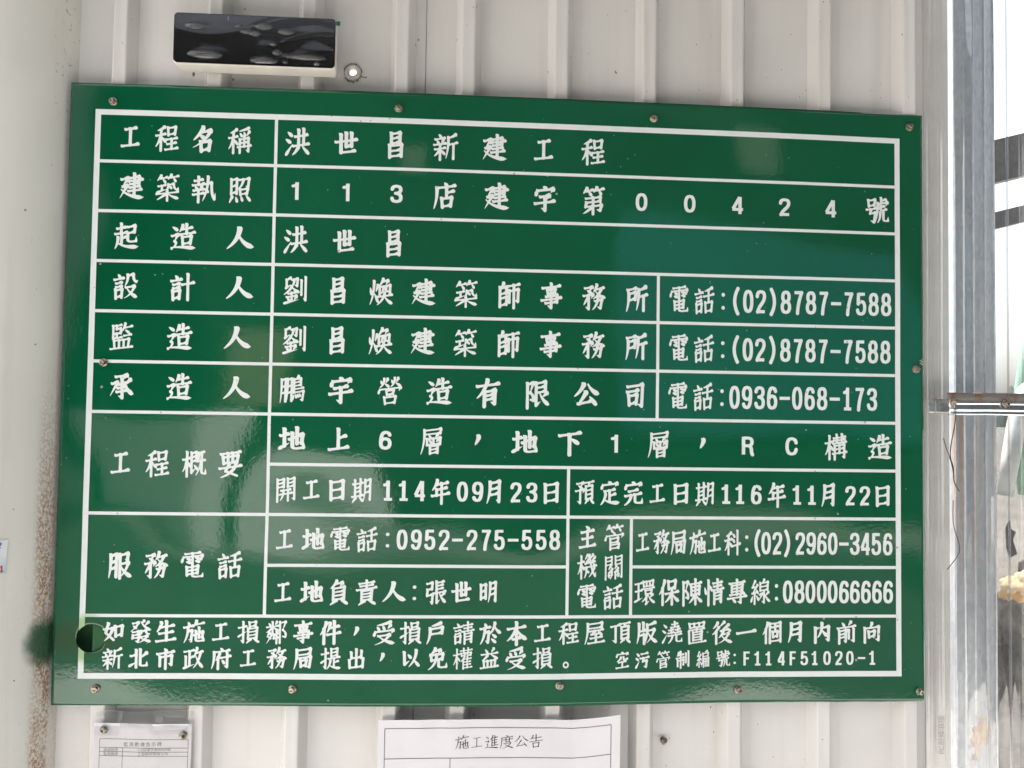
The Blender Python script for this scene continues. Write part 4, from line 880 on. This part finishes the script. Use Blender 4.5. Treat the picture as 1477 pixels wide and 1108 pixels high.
# ------------------------------------------------------------------ display box above the board
def display():
    root = empty('display_box', (.254, -.016, Z0 + .0535), 'slim white box with black glossy front under blistered film, above the green board', 'display box')
    x0, x1, z0, z1, yf = .1462, .3622, Z0 + .0182, Z0 + .0875, -.0345
    rot = Matrix.Rotation(R(.25), 4, 'Y')
    bm = bmesh.new(); add_box(bm, (x0, yf, z0), (x1, -.004, z1), .0045, 4)
    for v in bm.verts:                                     # the case narrows towards its back
        if v.co.y > -.012: v.co.x = x0 + .003 + (v.co.x - x0) * ((x1 - x0 - .006) / (x1 - x0))
    build('case', bm, simple('cream_plastic', (.66, .62, .57), .45, c2=(.58, .54, .49), sc=25), root, True)
    bm = bmesh.new(); add_box(bm, (x0 + .03, -.0045, z0 + .012), (x0 + .06, .004, z1 - .012)); add_box(bm, (x1 - .06, -.0045, z0 + .012), (x1 - .03, .004, z1 - .012))
    build('bracket', bm, MV, root)
    # black front with rounded corners
    def rounded(xa, xb, za, zb, r, n=8):
        P = []
        for cx, cz, a0 in ((xb - r, zb - r, 0), (xa + r, zb - r, 90), (xa + r, za + r, 180), (xb - r, za + r, 270)):
            for k in range(n + 1):
                a = R(a0 + 90 * k / n); P.append((cx + r * math.cos(a), cz + r * math.sin(a)))
        return P
    P = rounded(x0 + .0014, x1 - .0016, z0 + .0012, z1 - .0012, .0052)
    bm = bmesh.new(); f = [bm.verts.new((x, yf - .0012, z)) for x, z in P]; b = [bm.verts.new((x, yf + .001, z)) for x, z in P]
    bm.faces.new(f[::-1]); n = len(P)
    for k in range(n): bm.faces.new((f[k], f[(k + 1) % n], b[(k + 1) % n], b[k]))
    bmesh.ops.recalc_face_normals(bm, faces=bm.faces)
    build('front_panel', bm, simple('black_gloss_acrylic', (.006, .006, .008), .06, bump=.02), root)
    # loose protective film: one sheet with real blisters and creases in it
    xa, xb, za, zb = x0 + .0030, x1 - .0030, z0 + .0028, z1 - .0028
    wx, wz = xb - xa, zb - za
    BL = [(.125, .185 + .57, .062, .075, .0030), (.19, .16, .108, .095, .0042), (.56, .07, .085, .075, .0036), (.555, .80, .055, .075, .0026), (.695, .70, .048, .065, .0026),
          (.445, .67, .036, .05, .0022), (.50, .635, .034, .055, .0022), (.395, .78, .018, .035, .0015), (.615, .42, .022, .035, .0018), (.642, .245, .026, .055, .0022),
          (.815, .175, .135, .060, .0030), (.695, .045, .012, .03, .0014), (.895, .03, .016, .055, .0016)]
    def blister(px, pz):
        hgt = 0
        for cx, cz, ax, az, hh in BL:
            dx, dz = (px - cx) / ax, (pz - cz + .10 * (px - cx)) / az
            e = dx * dx + (dz + .35 * dx * dx) ** 2
            if e < 1: hgt = max(hgt, hh * .62 * (1 - e) ** .8)
        # the long crease on the right and the soft swell along the top
        c = .40 + .22 * math.sin(max(0, min(1, (px - .66) / .40)) * 2.2)
        if px > .66: hgt = max(hgt, .0013 * math.exp(-((pz - c - .05) / .026) ** 2) * min(1, (px - .66) / .1))
        return hgt
    for name, thr in (('protective_film', 0),):
        nx, nz = 190, 64; V_ = []; F_ = []
        for j in range(nz + 1):
            for i in range(nx + 1):
                px, pz = i / nx, j / nz
                soft = .00035 * noise.noise((px * 5, pz * 3, 1.7)) + .0007 * math.exp(-((pz - .80 + .22 * math.sin(px * 5.2 + .5)) / .10) ** 2)
                V_.append((xa + wx * px, yf - .0018 - blister(px, pz) - max(0, soft), za + wz * pz))
        for j in range(nz):
            for i in range(nx):
                a = j * (nx + 1) + i; F_.append((a, a + 1, a + nx + 2, a + nx + 1))
        link(name, mesh_of(name, V_, F_), FILM, root, True)
    for k, (cx, cz, ax, az, hh) in enumerate(BL):            # the trapped air reads as a pale lens
        bm = bmesh.new(); c = bm.verts.new((xa + wx * cx, yf - .00195 - hh * .60, za + wz * cz)); rings = []
        for q in (.45, .8, 1.0):
            ring = []
            for m in range(28):
                a = 2 * math.pi * m / 28; ex = math.copysign(abs(math.cos(a)) ** 1.15, math.cos(a)); dx = q * ax * ex
                dz = q * az * math.sin(a) * (1 - .35 * abs(ex) ** 2) - .25 * az * ex * ex * q * q - .10 * dx
                ring.append(bm.verts.new((xa + wx * (cx + dx), yf - .00195 - hh * .60 * (1 - q ** 2), za + wz * max(.004, min(.996, cz + dz)))))
            rings.append(ring)
        for m in range(28): bm.faces.new((c, rings[0][(m + 1) % 28], rings[0][m]))
        for a_, b_ in zip(rings, rings[1:]):
            for m in range(28): bm.faces.new((a_[m], a_[(m + 1) % 28], b_[(m + 1) % 28], b_[m]))
        bmesh.ops.recalc_face_normals(bm, faces=bm.faces)
        build('film_blister', bm, BLIS, root, True)
    bm = bmesh.new(); add_box(bm, (x1 - .0010, yf - .0022, z1 - .0105), (x1 + .0048, yf - .0016, z1 - .0048), .0001, 1)
    build('pull_tab', bm, simple('green_tape', (.01, .11, .05), .4), root)
    bm = bmesh.new(); add_box(bm, (x0 + .072, yf - .00215, z1 - .0098), (x0 + .0726, yf - .0018, z1 - .0035)); build('film_slit', bm, simple('pale_slit', (.4, .4, .4), .5), root)
FILM = mat_film(.86, .004); BLIS = mat_film(.90, .16)
display()

# plug with a lit hole in the fence, right of the display box
def plug():
    root = empty('cable_plug', (GX, .0215, GZ), 'round off white cable plug with daylight shining through its hole, beside the display box', 'plug')
    bm = bmesh.new(); add_lathe(bm, [(.0118, .0), (.0118, .0012), (.0105, .0035), (.0082, .0046), (.0060, .0036), (.0050, .0005), (.0050, -.004)], 40)
    o = build('ring', bm, simple('aged_white_plastic', (.60, .57, .52), .5, c2=(.48, .44, .38), sc=120), root, True); o.matrix_parent_inverse = Matrix.Identity(4)
    bm = bmesh.new()
    pts = [(.0120 * math.cos(R(a)) * (1 + .05 * math.sin(a * .13)), -.0008, .0120 * math.sin(R(a)) * (1 + .05 * math.sin(a * .2))) for a in range(-28, 206, 6)]
    add_tube(bm, [(.0195, -.0006, -.0068), (.0150, -.0008, -.0066), (.0122, -.0008, -.0058)] + pts, .00062, 6)
    for k in range(9):
        a = R(215 + k * 13); p = Vector((.0128 * math.cos(a), -.0005, .0128 * math.sin(a))); add_tube(bm, [p, p + Vector((random.uniform(-.003, .003), 0, random.uniform(-.004, .001)))], .0006, 5)
    o = build('sealant', bm, simple('dirty_sealant', (.17, .145, .11), .7), root, True); o.matrix_parent_inverse = Matrix.Identity(4)
plug()

# ------------------------------------------------------------------ paper notices under the board
def sheet_of_paper(name, parent, corners, top, yfun, mat, nx=46, nz=30, zbot=.80):
    """corners (u at left, u at right) ; top(u) -> v of the upper edge ; hangs down to zbot below the board top"""
    V_ = []; F_ = []; u0, u1, lean = corners
    for j in range(nz + 1):
        for i in range(nx + 1):
            s = i / nx; u = u0 + (u1 - u0) * s; v = top(u) + (zbot + .84 - top(u)) * j / nz
            V_.append((u + lean * (v - .86), yfun(u, v), Z0 - v))
    for j in range(nz):
        for i in range(nx):
            a = j * (nx + 1) + i; F_.append((a, a + nx + 1, a + nx + 2, a + 1))
    return link(name, mesh_of(name, V_, F_), mat, parent, True)
def strips_on(name, parent, lines, yfun, mat, w=.0005):
    bm = bmesh.new()
    for pts in lines:
        a = []; n = max(1, int((Vector(pts[1]) - Vector(pts[0])).length / .006))
        P = [Vector(pts[0]).lerp(Vector(pts[1]), i / n) for i in range(n + 1)] if len(pts) == 2 else [Vector(p) for p in pts]
        for i, p in enumerate(P):
            t = (P[min(i + 1, len(P) - 1)] - P[max(i - 1, 0)]).normalized(); q = Vector((-t.y, t.x)) * w
            a.append([bm.verts.new((s.x, yfun(s.x, s.y) - .0003, Z0 - s.y)) for s in (p + q, p - q)])
        for x, y in zip(a, a[1:]): bm.faces.new((x[0], y[0], y[1], x[1]))
    bmesh.ops.recalc_face_normals(bm, faces=bm.faces)
    return build(name, bm, mat, parent)
def paper_a():
    root = empty('paper_notice', (.12, 0, Z0 - 1.0), 'small white monitoring notice in a clear sleeve below the board’s left corner', 'notice')
    y = lambda u, v: -.0030 + .0010 * noise.noise((u * 22, v * 14, .4)) - .0006 * math.sin(u * 60) - (.0012 if v > .9 else 0) * (v - .9) * 20
    top = lambda u: .8615 + (u - .0595) * .021
    sheet_of_paper('paper', root, (.0595, .1861, .0), top, y, MPA, zbot=.33)
    ys = lambda u, v: y(u, v) - .0011 + .0006 * noise.noise((u * 40, v * 25, 4.4)) + (.004 if v < .858 else 0)
    sheet_of_paper('sleeve', root, (.0600, .1880, .0), lambda u: .8470 + .001 * math.sin(u * 70), ys, MF, zbot=.335)
    L = lambda a, b: (a, b)
    g = GREY
    top_, r1, r2, r3 = .8820, .8932, .8985, .9040; xl, xr, xm = .0675, .1822, .0975; tl = .021
    k = lambda u, v: (u, v + (u - xl) * tl * 1.1)
    strips_on('table', root, [(k(xl, top_), k(xr, top_)), (k(xl, r1), k(xr, r1)), (k(xl, r2), k(xr, r2)), (k(xl, r3), k(xr, r3)), (k(xl, top_), (xl + .001, 1.15)), (k(xr, top_), (xr + .001, 1.15)), (k(xm, r1), (xm + .001, 1.15))], y, g, .00035)
    py = lambda u, v: y(u, v) - .0003
    print_on('print', '監測數據告示牌', .0062, .1235, .8900, g, root, py, 1.35)
    print_on('print', '建造執照', .0048, .0823, .8968, g, root, py); print_on('print', '監測廠商', .0048, .0823, .9020, g, root, py)
    print_on('print', '113店建字第00424號', .0048, .1385, .8972, g, root, py); print_on('print', '工程顧問有限公司', .0050, .1370, .9026, g, root, py)
    screw(.0732, y(.0732, .8698) - .0012, Z0 - .8698, 'pan', 'round headed screw through the upper left corner of the sleeved notice', 'screws in the sleeved notice', (10, -14), 20)
    screw(.1757, y(.1757, .8775) - .0012, Z0 - .8785, 'pan', 'tilted screw through the upper right corner of the sleeved notice', 'screws in the sleeved notice', (-12, 18), 55)
GREY = simple('grey_print', (.16, .16, .17), .7)
def paper_b():
    root = empty('paper_notice', (.6, 0, Z0 - 1.0), 'larger white construction progress notice with wavy top edge below the middle of the board', 'notice')
    rb = [.540, .672]
    def y(u, v):
        s = -.0042 + .0016 * noise.noise((u * 9, v * 5, 8.4)) + .0009 * noise.noise((u * 34, v * 28, 2.0))
        return s - .006 * max(0, (u - .70) / .06) * max(0, 1 - (v - .85) / .2)
    def top(u):
        if u < .70: return .8604 - .0016 * math.sin((u - .434) * 11.5) + .0015 * (u - .434) / .266
        t = (u - .70) / .064; return .8614 - .0092 * (t ** 1.3 if t < .8 else t ** 1.3)
    sheet_of_paper('paper', root, (.434, .7636, .0), top, y, MPA, nx=110, nz=60, zbot=.48)
    e = lambda d, u0=.4430, u1=.7510: [(u0 + (u1 - u0) * i / 60, top(u0 + (u1 - u0) * i / 60) + d) for i in range(61)]
    strips_on('table', root, [e(.0113), e(.0515), [(.4430, top(.443) + .0113), (.4434, 1.2)], [(.7510, top(.751) + .0113), (.7514, 1.2)], [(.5318, top(.5318) + .0515), (.5318, 1.2)]], y, GREY, .00045)
    text_on('print', [(glyph(c, 'fine'), .5474 + i * .02025, .8900 + .0004 * math.sin(i), .0195, .0195) for i, c in enumerate('施工進度公告')], INK, root, lambda u, v: y(u, v) - .0003)
paper_a(); paper_b()
o = screw(.8305, .0195, Z0 - .9005, 'hex', 'rusty loose screw in the fence pan right of the progress notice', 'screws in the fence', (-28, 30), 15)

# ------------------------------------------------------------------ sticker on the post
def sticker():
    cx, cy, rad = -.1262, .04, .1257
    def arc(u): return cy - math.sqrt(max(0, rad * rad - (u - cx) ** 2))
    root = empty('sticker', (-.06, arc(-.06), Z0 - .63), 'torn pale blue paper sticker on the cream post at the left', 'sticker')
    Y = lambda u, v: arc(u) - .0004
    V_ = []; F_ = []; nx, nz = 14, 6
    for j in range(nz + 1):
        for i in range(nx + 1):
            v = .6126 + .0425 * j / nz; xr = -.0347 - .0014 * j / nz; u = -.075 + (xr + .075) * i / nx
            V_.append((u, Y(u, v) - .0002, Z0 - v))
    for j in range(nz):
        for i in range(nx):
            a = j * (nx + 1) + i; F_.append((a, a + nx + 1, a + nx + 2, a + 1))
    M = Mat('pale_blue_print', rough=.5); _, _, z = M.xyz()
    M.color(M.mix(M.ramp(M.math('ADD', z, M.math('MULTIPLY', M.noise(60, 3), .02)), Z0 - .645, Z0 - .622), (.42, .58, .68), (.74, .77, .80)))
    link('label_paper', mesh_of('label_paper', V_, F_), M.m, root, True)
    red = simple('red_print', (.55, .03, .03), .5); blue = simple('violet_print', (.14, .13, .36), .5)
    text_on('print', [(glyph('1', 'figure'), -.0390, .6490, .0070, .0085)], red, root, lambda u, v: Y(u, v) - .0006)
    text_on('print', [(glyph('2', 'figure'), -.0415, .6190, .008, .0075)], blue, root, lambda u, v: Y(u, v) - .0006)
sticker()

# ------------------------------------------------------------------ clear plastic sheet, galvanised post, rail and wires at the right
def clear_sheet():
    prof = [(1.207, .0105), (1.2085, .0045), (1.2125, .0025), (1.219, .0045), (1.2245, .0095), (1.2285, .0125), (1.2335, .0125), (1.2385, .0095), (1.2425, .0105), (1.2475, .0125), (1.2555, .0125), (1.2600, .0065), (1.2640, -.0005), (1.2700, -.002)]
    x = 1.2700
    for k in range(5):
        prof += [(x + .022, -.002), (x + .026, -.0005), (x + .031, .0015), (x + .036, -.0005), (x + .040, -.002), (x + .0585, -.002), (x + .0625, .0035), (x + .066, .012), (x + .071, .0135), (x + .082, .0135), (x + .087, .0125), (x + .091, .004), (x + .095, -.0015), (x + .099, -.002)]
        x += .099
    fine = spline([(a, b, 0) for a, b in prof], 7)
    fine = [Vector((p.x, p.y + (.00055 * math.sin(p.x * 1450) if p.x < 1.256 else .0), 0)) for p in fine]
    zs = [.03 + 2.7 * i / 46 for i in range(47)]; V_ = []; F_ = []; n = len(fine)
    for z in zs:
        for p in fine: V_.append((p.x + noise.noise((p.x * 3, z * 1.4, 5)) * .0012, p.y + .004 + noise.noise((p.x * 14, z * 2.3, 2)) * .0013, z))
    for j in range(len(zs) - 1):
        for i in range(n - 1):
            a = j * n + i; F_.append((a, a + 1, a + n + 1, a + n))
    root = empty('clear_sheet', (1.35, .01, .03), 'clear corrugated plastic sheet with vertical glints covering the gap right of the board', 'plastic sheet')
    link('panel', mesh_of('panel', V_, F_), MC, root, True)
    yy = lambda u, v: .0125
    me = font_mesh('PC耐候浪板', .0105)
    for v in me.vertices:
        t, s = v.co.x, v.co.y; v.co = (1.2330 - s, .0128, Z0 - .893 + t)
    link('print', me, GREYT, root)
GREYT = simple('faded_grey_print', (.42, .40, .38), .7)
clear_sheet()
def galv_post():
    bm = bmesh.new(); z0, z1 = .02, 2.75
    P = [(1.2650, .085), (1.2650, .0300), (1.2662, .0285), (1.2800, .0285), (1.2812, .0278), (1.2824, .0285), (1.2935, .0285), (1.2950, .0272), (1.2970, .0282), (1.2990, .0345), (1.3205, .0425), (1.3217, .0416), (1.3230, .0436), (1.3410, .0505), (1.3425, .0490), (1.3440, .0510), (1.3440, .085)]
    a = [bm.verts.new((x, y, z0)) for x, y in P]; b = [bm.verts.new((x, y, z1)) for x, y in P]
    for i in range(len(P) - 1): bm.faces.new((a[i], a[i + 1], b[i + 1], b[i]))
    me = bpy.data.meshes.new('g'); bm.to_mesh(me); bm.free(); me = evaluated(me, [('SOLIDIFY', dict(thickness=.0016, offset=-1.0))])
    tag(link('galvanised_post', me, MV), 'dull galvanised steel channel post with rust runs behind the clear plastic', 'post')
galv_post()
def rail():
    root = empty('rail', (1.30, -.008, Z0 - .42), 'shiny horizontal metal rail with rusty top flange holding the clear plastic to the post', 'rail')
    RU = Mat('rusty_flange', rough=.65, metal=.3)
    RU.color(RU.mix(RU.ramp(RU.noise(38, 4, stretch=(1, 1, .4)), .50, .64), (.20, .18, .165), (.17, .065, .03))); RU.bump(RU.noise(220, 3), .4, .0008)
    def extr(prof, xa, xb, mat, name, n=26, wob=0.0):
        V_ = []; F_ = []; m = len(prof)
        for i in range(n + 1):
            x = xa + (xb - xa) * i / n
            for y, v in prof: V_.append((x, y + wob * noise.noise((x * 30, v * 60, 1)), Z0 - v + wob * noise.noise((x * 22, 3, v * 9)) - (x - 1.2) * -.006))
        for i in range(n):
            for k in range(m - 1):
                a = i * m + k; F_.append((a, a + 1, a + m + 1, a + m))
        me = evaluated(mesh_of(name, V_, F_), [('SOLIDIFY', dict(thickness=.0009, offset=0.0))])
        return link(name, me, mat, root, True)
    CH = Mat('bright_bent_metal', (.62, .64, .68), .16, .95); CH.bump(CH.noise(60, 3), .15, .001); CH = CH.m
    CL = simple('scuffed_grey_metal', (.42, .42, .41), .28, .6, c2=(.22, .22, .22), sc=70)
    extr([(-.0045, .4035), (-.0062, .4050), (-.0066, .4158)], 1.2320, 1.52, RU.m, 'rusty_flange')
    extr([(-.0040, .4165), (-.0072, .4160), (-.0082, .4172), (-.0064, .4192), (-.0058, .4215), (-.0075, .4240), (-.0084, .4262), (-.0075, .4284), (-.0060, .4305), (-.0072, .4328), (-.0066, .4345), (-.0038, .4350)], 1.2330, 1.52, CH, 'channel', wob=.0004)
    extr([(-.0030, .4128), (-.0052, .4126), (-.0058, .4142), (-.0046, .4165), (-.0050, .4220), (-.0062, .4250), (-.0050, .4282), (-.0060, .4300), (-.0054, .4318), (-.0030, .4322)], 1.2035, 1.2345, CL, 'strip_end', wob=.0007)
    extr([(-.0052, .4118), (-.0066, .4120), (-.0072, .4150), (-.0068, .4290), (-.0074, .4318), (-.0056, .4322)], 1.2130, 1.2160, CL, 'strip_end', 3)
rail()
GRAIL = 'screws on the rail'
screw(1.2378, -.0080, Z0 - .4168, 'hex', 'blackened screw at the left end of the shiny rail, holding the thin wires', GRAIL, (12, -18), 30)
screw(1.3155, -.0080, Z0 - .4178, 'hex', 'rusty screw at the right of the shiny rail above the post’s edge', GRAIL, (-10, 14), 8)
WIRE = simple('black_tie_wire', (.03, .028, .026), .5)
bm = bmesh.new()
add_tube(bm, spline([(1.2340, -.0095, Z0 - .4140), (1.2378, -.0135, Z0 - .4170), (1.2414, -.0085, Z0 - .4411), (1.2372, -.0040, Z0 - .4803), (1.2366, -.0045, Z0 - .4960), (1.2385, -.0075, Z0 - .5100), (1.2405, -.006, Z0 - .5290), (1.2480, -.0065, Z0 - .5436)]), .0007, 6)
for k, m in ((.0016, 0), ):
    add_tube(bm, spline([(1.2251, -.006, Z0 - .4677), (1.2302, -.005, Z0 - .4830), (1.2352, -.0045, Z0 - .4955), (1.2374, -.0070, Z0 - .5090), (1.2398, -.0070, Z0 - .5230)]), .0006, 6)
tag(build('tie_wire', bm, WIRE, None, True), 'thin black wire hanging from the rail’s left screw and twisting into a fork', 'wire')
bm = bmesh.new(); add_tube(bm, spline([(1.2392, -.006, Z0 - .5560), (1.2400, -.005, Z0 - .5900), (1.2476, -.006, Z0 - .6191), (1.2455, -.006, Z0 - .6340), (1.2292, -.007, Z0 - .6540)]), .0006, 6)
tag(build('tie_wire', bm, WIRE, None, True), 'short bent black wire lower down in front of the clear plastic edge', 'wire')
# what shows through the clear plastic: sunlit ground and sky, dark beams, a hose, tarpaulin and scraps
def behind():
    dark = simple('grey_steel_paint', (.10, .10, .105), .5)
    for height, deep, words in ((2.500, .150, 'broad dark sloping beam high up behind the clear plastic'), (2.285, .058, 'thin dark sloping beam lower down behind the clear plastic')):
        bm = bmesh.new(); add_box(bm, (-1.2, -.03, -deep / 2), (1.2, .03, deep / 2)); o = build('steel_beam', bm, dark)
        o.location = (2.70, 1.6, height); o.rotation_euler = (0, R(-15), 0); tag(o, words, 'beam', 'beams behind the fence')
    def cloth(name, u0, u1, top, bottom, depth, amp, mat, seed):
        V_ = []; F_ = []; nx, nz = 46, 80
        for j in range(nz + 1):
            for i in range(nx + 1):
                s, t = i / nx, j / nz; u = u0 + (u1 - u0) * s; vt = top(u); v = vt + (bottom - vt) * t
                y = depth + amp * (noise.noise((u * 16 + v * 5, v * 5, seed)) + .6 * abs(noise.noise((u * 40 - v * 12, v * 14, seed + 3))) + .25 * noise.noise((u * 90, v * 60, seed)))
                V_.append((u, y, Z0 - v))
        for j in range(nz):
            for i in range(nx):
                a = j * (nx + 1) + i; F_.append((a, a + nx + 1, a + nx + 2, a + 1))
        return link(name, mesh_of(name, V_, F_), mat, None, True)
    TP = Mat('translucent_grey_plastic', rough=.22); TP.color(TP.mix(TP.ramp(TP.noise(14, 4), .4, .62), (.34, .33, .32), (.16, .155, .15)))
    tr = TP.new('BsdfTransparent'); tr.inputs[0].default_value = (.8, .79, .77, 1); mx = TP.new('MixShader'); mx.inputs[0].default_value = .62
    TP.l.new(tr.outputs[0], mx.inputs[1]); TP.l.new(TP.b.outputs[0], mx.inputs[2]); TP.l.new(mx.outputs[0], TP.out.inputs[0])
    o = cloth('plastic_sheeting', 1.20, 1.62, lambda u: .40 + .9 * abs(u - 1.40) + .05 * math.sin(u * 60), 1.30, .135, .030, TP.m, 2.0)
    tag(o, 'crumpled grey translucent sheeting behind the clear plastic, below the rail at the right edge', 'plastic sheeting')
    o = cloth('dark_tarpaulin', 1.20, 1.60, lambda u: .705 + .10 * math.sin((u - 1.2) * 30) * (u < 1.33) + .03 * math.sin(u * 75), 1.40, .185, .030, simple('dark_tarpaulin_weave', (.045, .042, .045), .45, c2=(.10, .09, .09), sc=60), 7.0)
    tag(o, 'dark crumpled tarpaulin low behind the galvanised post', 'tarpaulin')
    bm = bmesh.new(); add_tube(bm, spline([(1.56, .15, Z0 - .12), (1.490, .13, Z0 - .22), (1.456, .12, Z0 - .30), (1.440, .12, Z0 - .38), (1.436, .125, Z0 - .46), (1.45, .13, Z0 - .56)]), .012, 14)
    tag(build('garden_hose', bm, simple('green_hose_rubber', (.25, .42, .33), .35), None, True), 'pale green hose curving down behind the clear plastic at the picture’s right edge', 'hose')
    bm = bmesh.new(); add_tube(bm, [(1.392, .10, Z0 - .56), (1.402, .10, Z0 - .50), (1.420, .11, Z0 - .44), (1.452, .12, Z0 - .36)], [.011, .013, .013, .012], 12)
    tag(build('pale_pipe', bm, simple('pale_grey_pipe', (.55, .57, .57), .35), None, True), 'pale grey pipe slanting down to the left behind the rail', 'pipe')
    YW = simple('yellow_orange_cloth', (.66, .42, .20), .7, c2=(.78, .70, .50), sc=30)
    bm = bmesh.new(); bmesh.ops.create_icosphere(bm, subdivisions=4, radius=1)
    for v in bm.verts:
        n = 1 + .55 * noise.noise(v.co * 1.7) + .28 * noise.noise(v.co * 4.5) + .10 * noise.noise(v.co * 11); c = v.co * n; v.co = (1.418 + c.x * .024, .105 + c.y * .02, Z0 - .700 + c.z * .019 + c.x * .008)
    tag(build('yellow_rag', bm, YW, None, True), 'crumpled yellow and orange rag behind the clear plastic near the right edge', 'rag')
    bm = bmesh.new(); P = [(1.3905, .610), (1.396, .598), (1.399, .612), (1.406, .616), (1.401, .628), (1.408, .650), (1.396, .656), (1.3915, .640)]
    f = [bm.verts.new((u, .095, Z0 - v)) for u, v in P]; b = [bm.verts.new((u, .0975, Z0 - v)) for u, v in P]; bm.faces.new(f); bm.faces.new(b[::-1])
    for i in range(len(P)): bm.faces.new((f[i], b[i], b[(i + 1) % len(P)], f[(i + 1) % len(P)]))
    bmesh.ops.recalc_face_normals(bm, faces=bm.faces)
    tag(build('torn_scrap', bm, dark), 'torn dark scrap hanging behind the clear plastic right of the post', 'scrap')
behind()
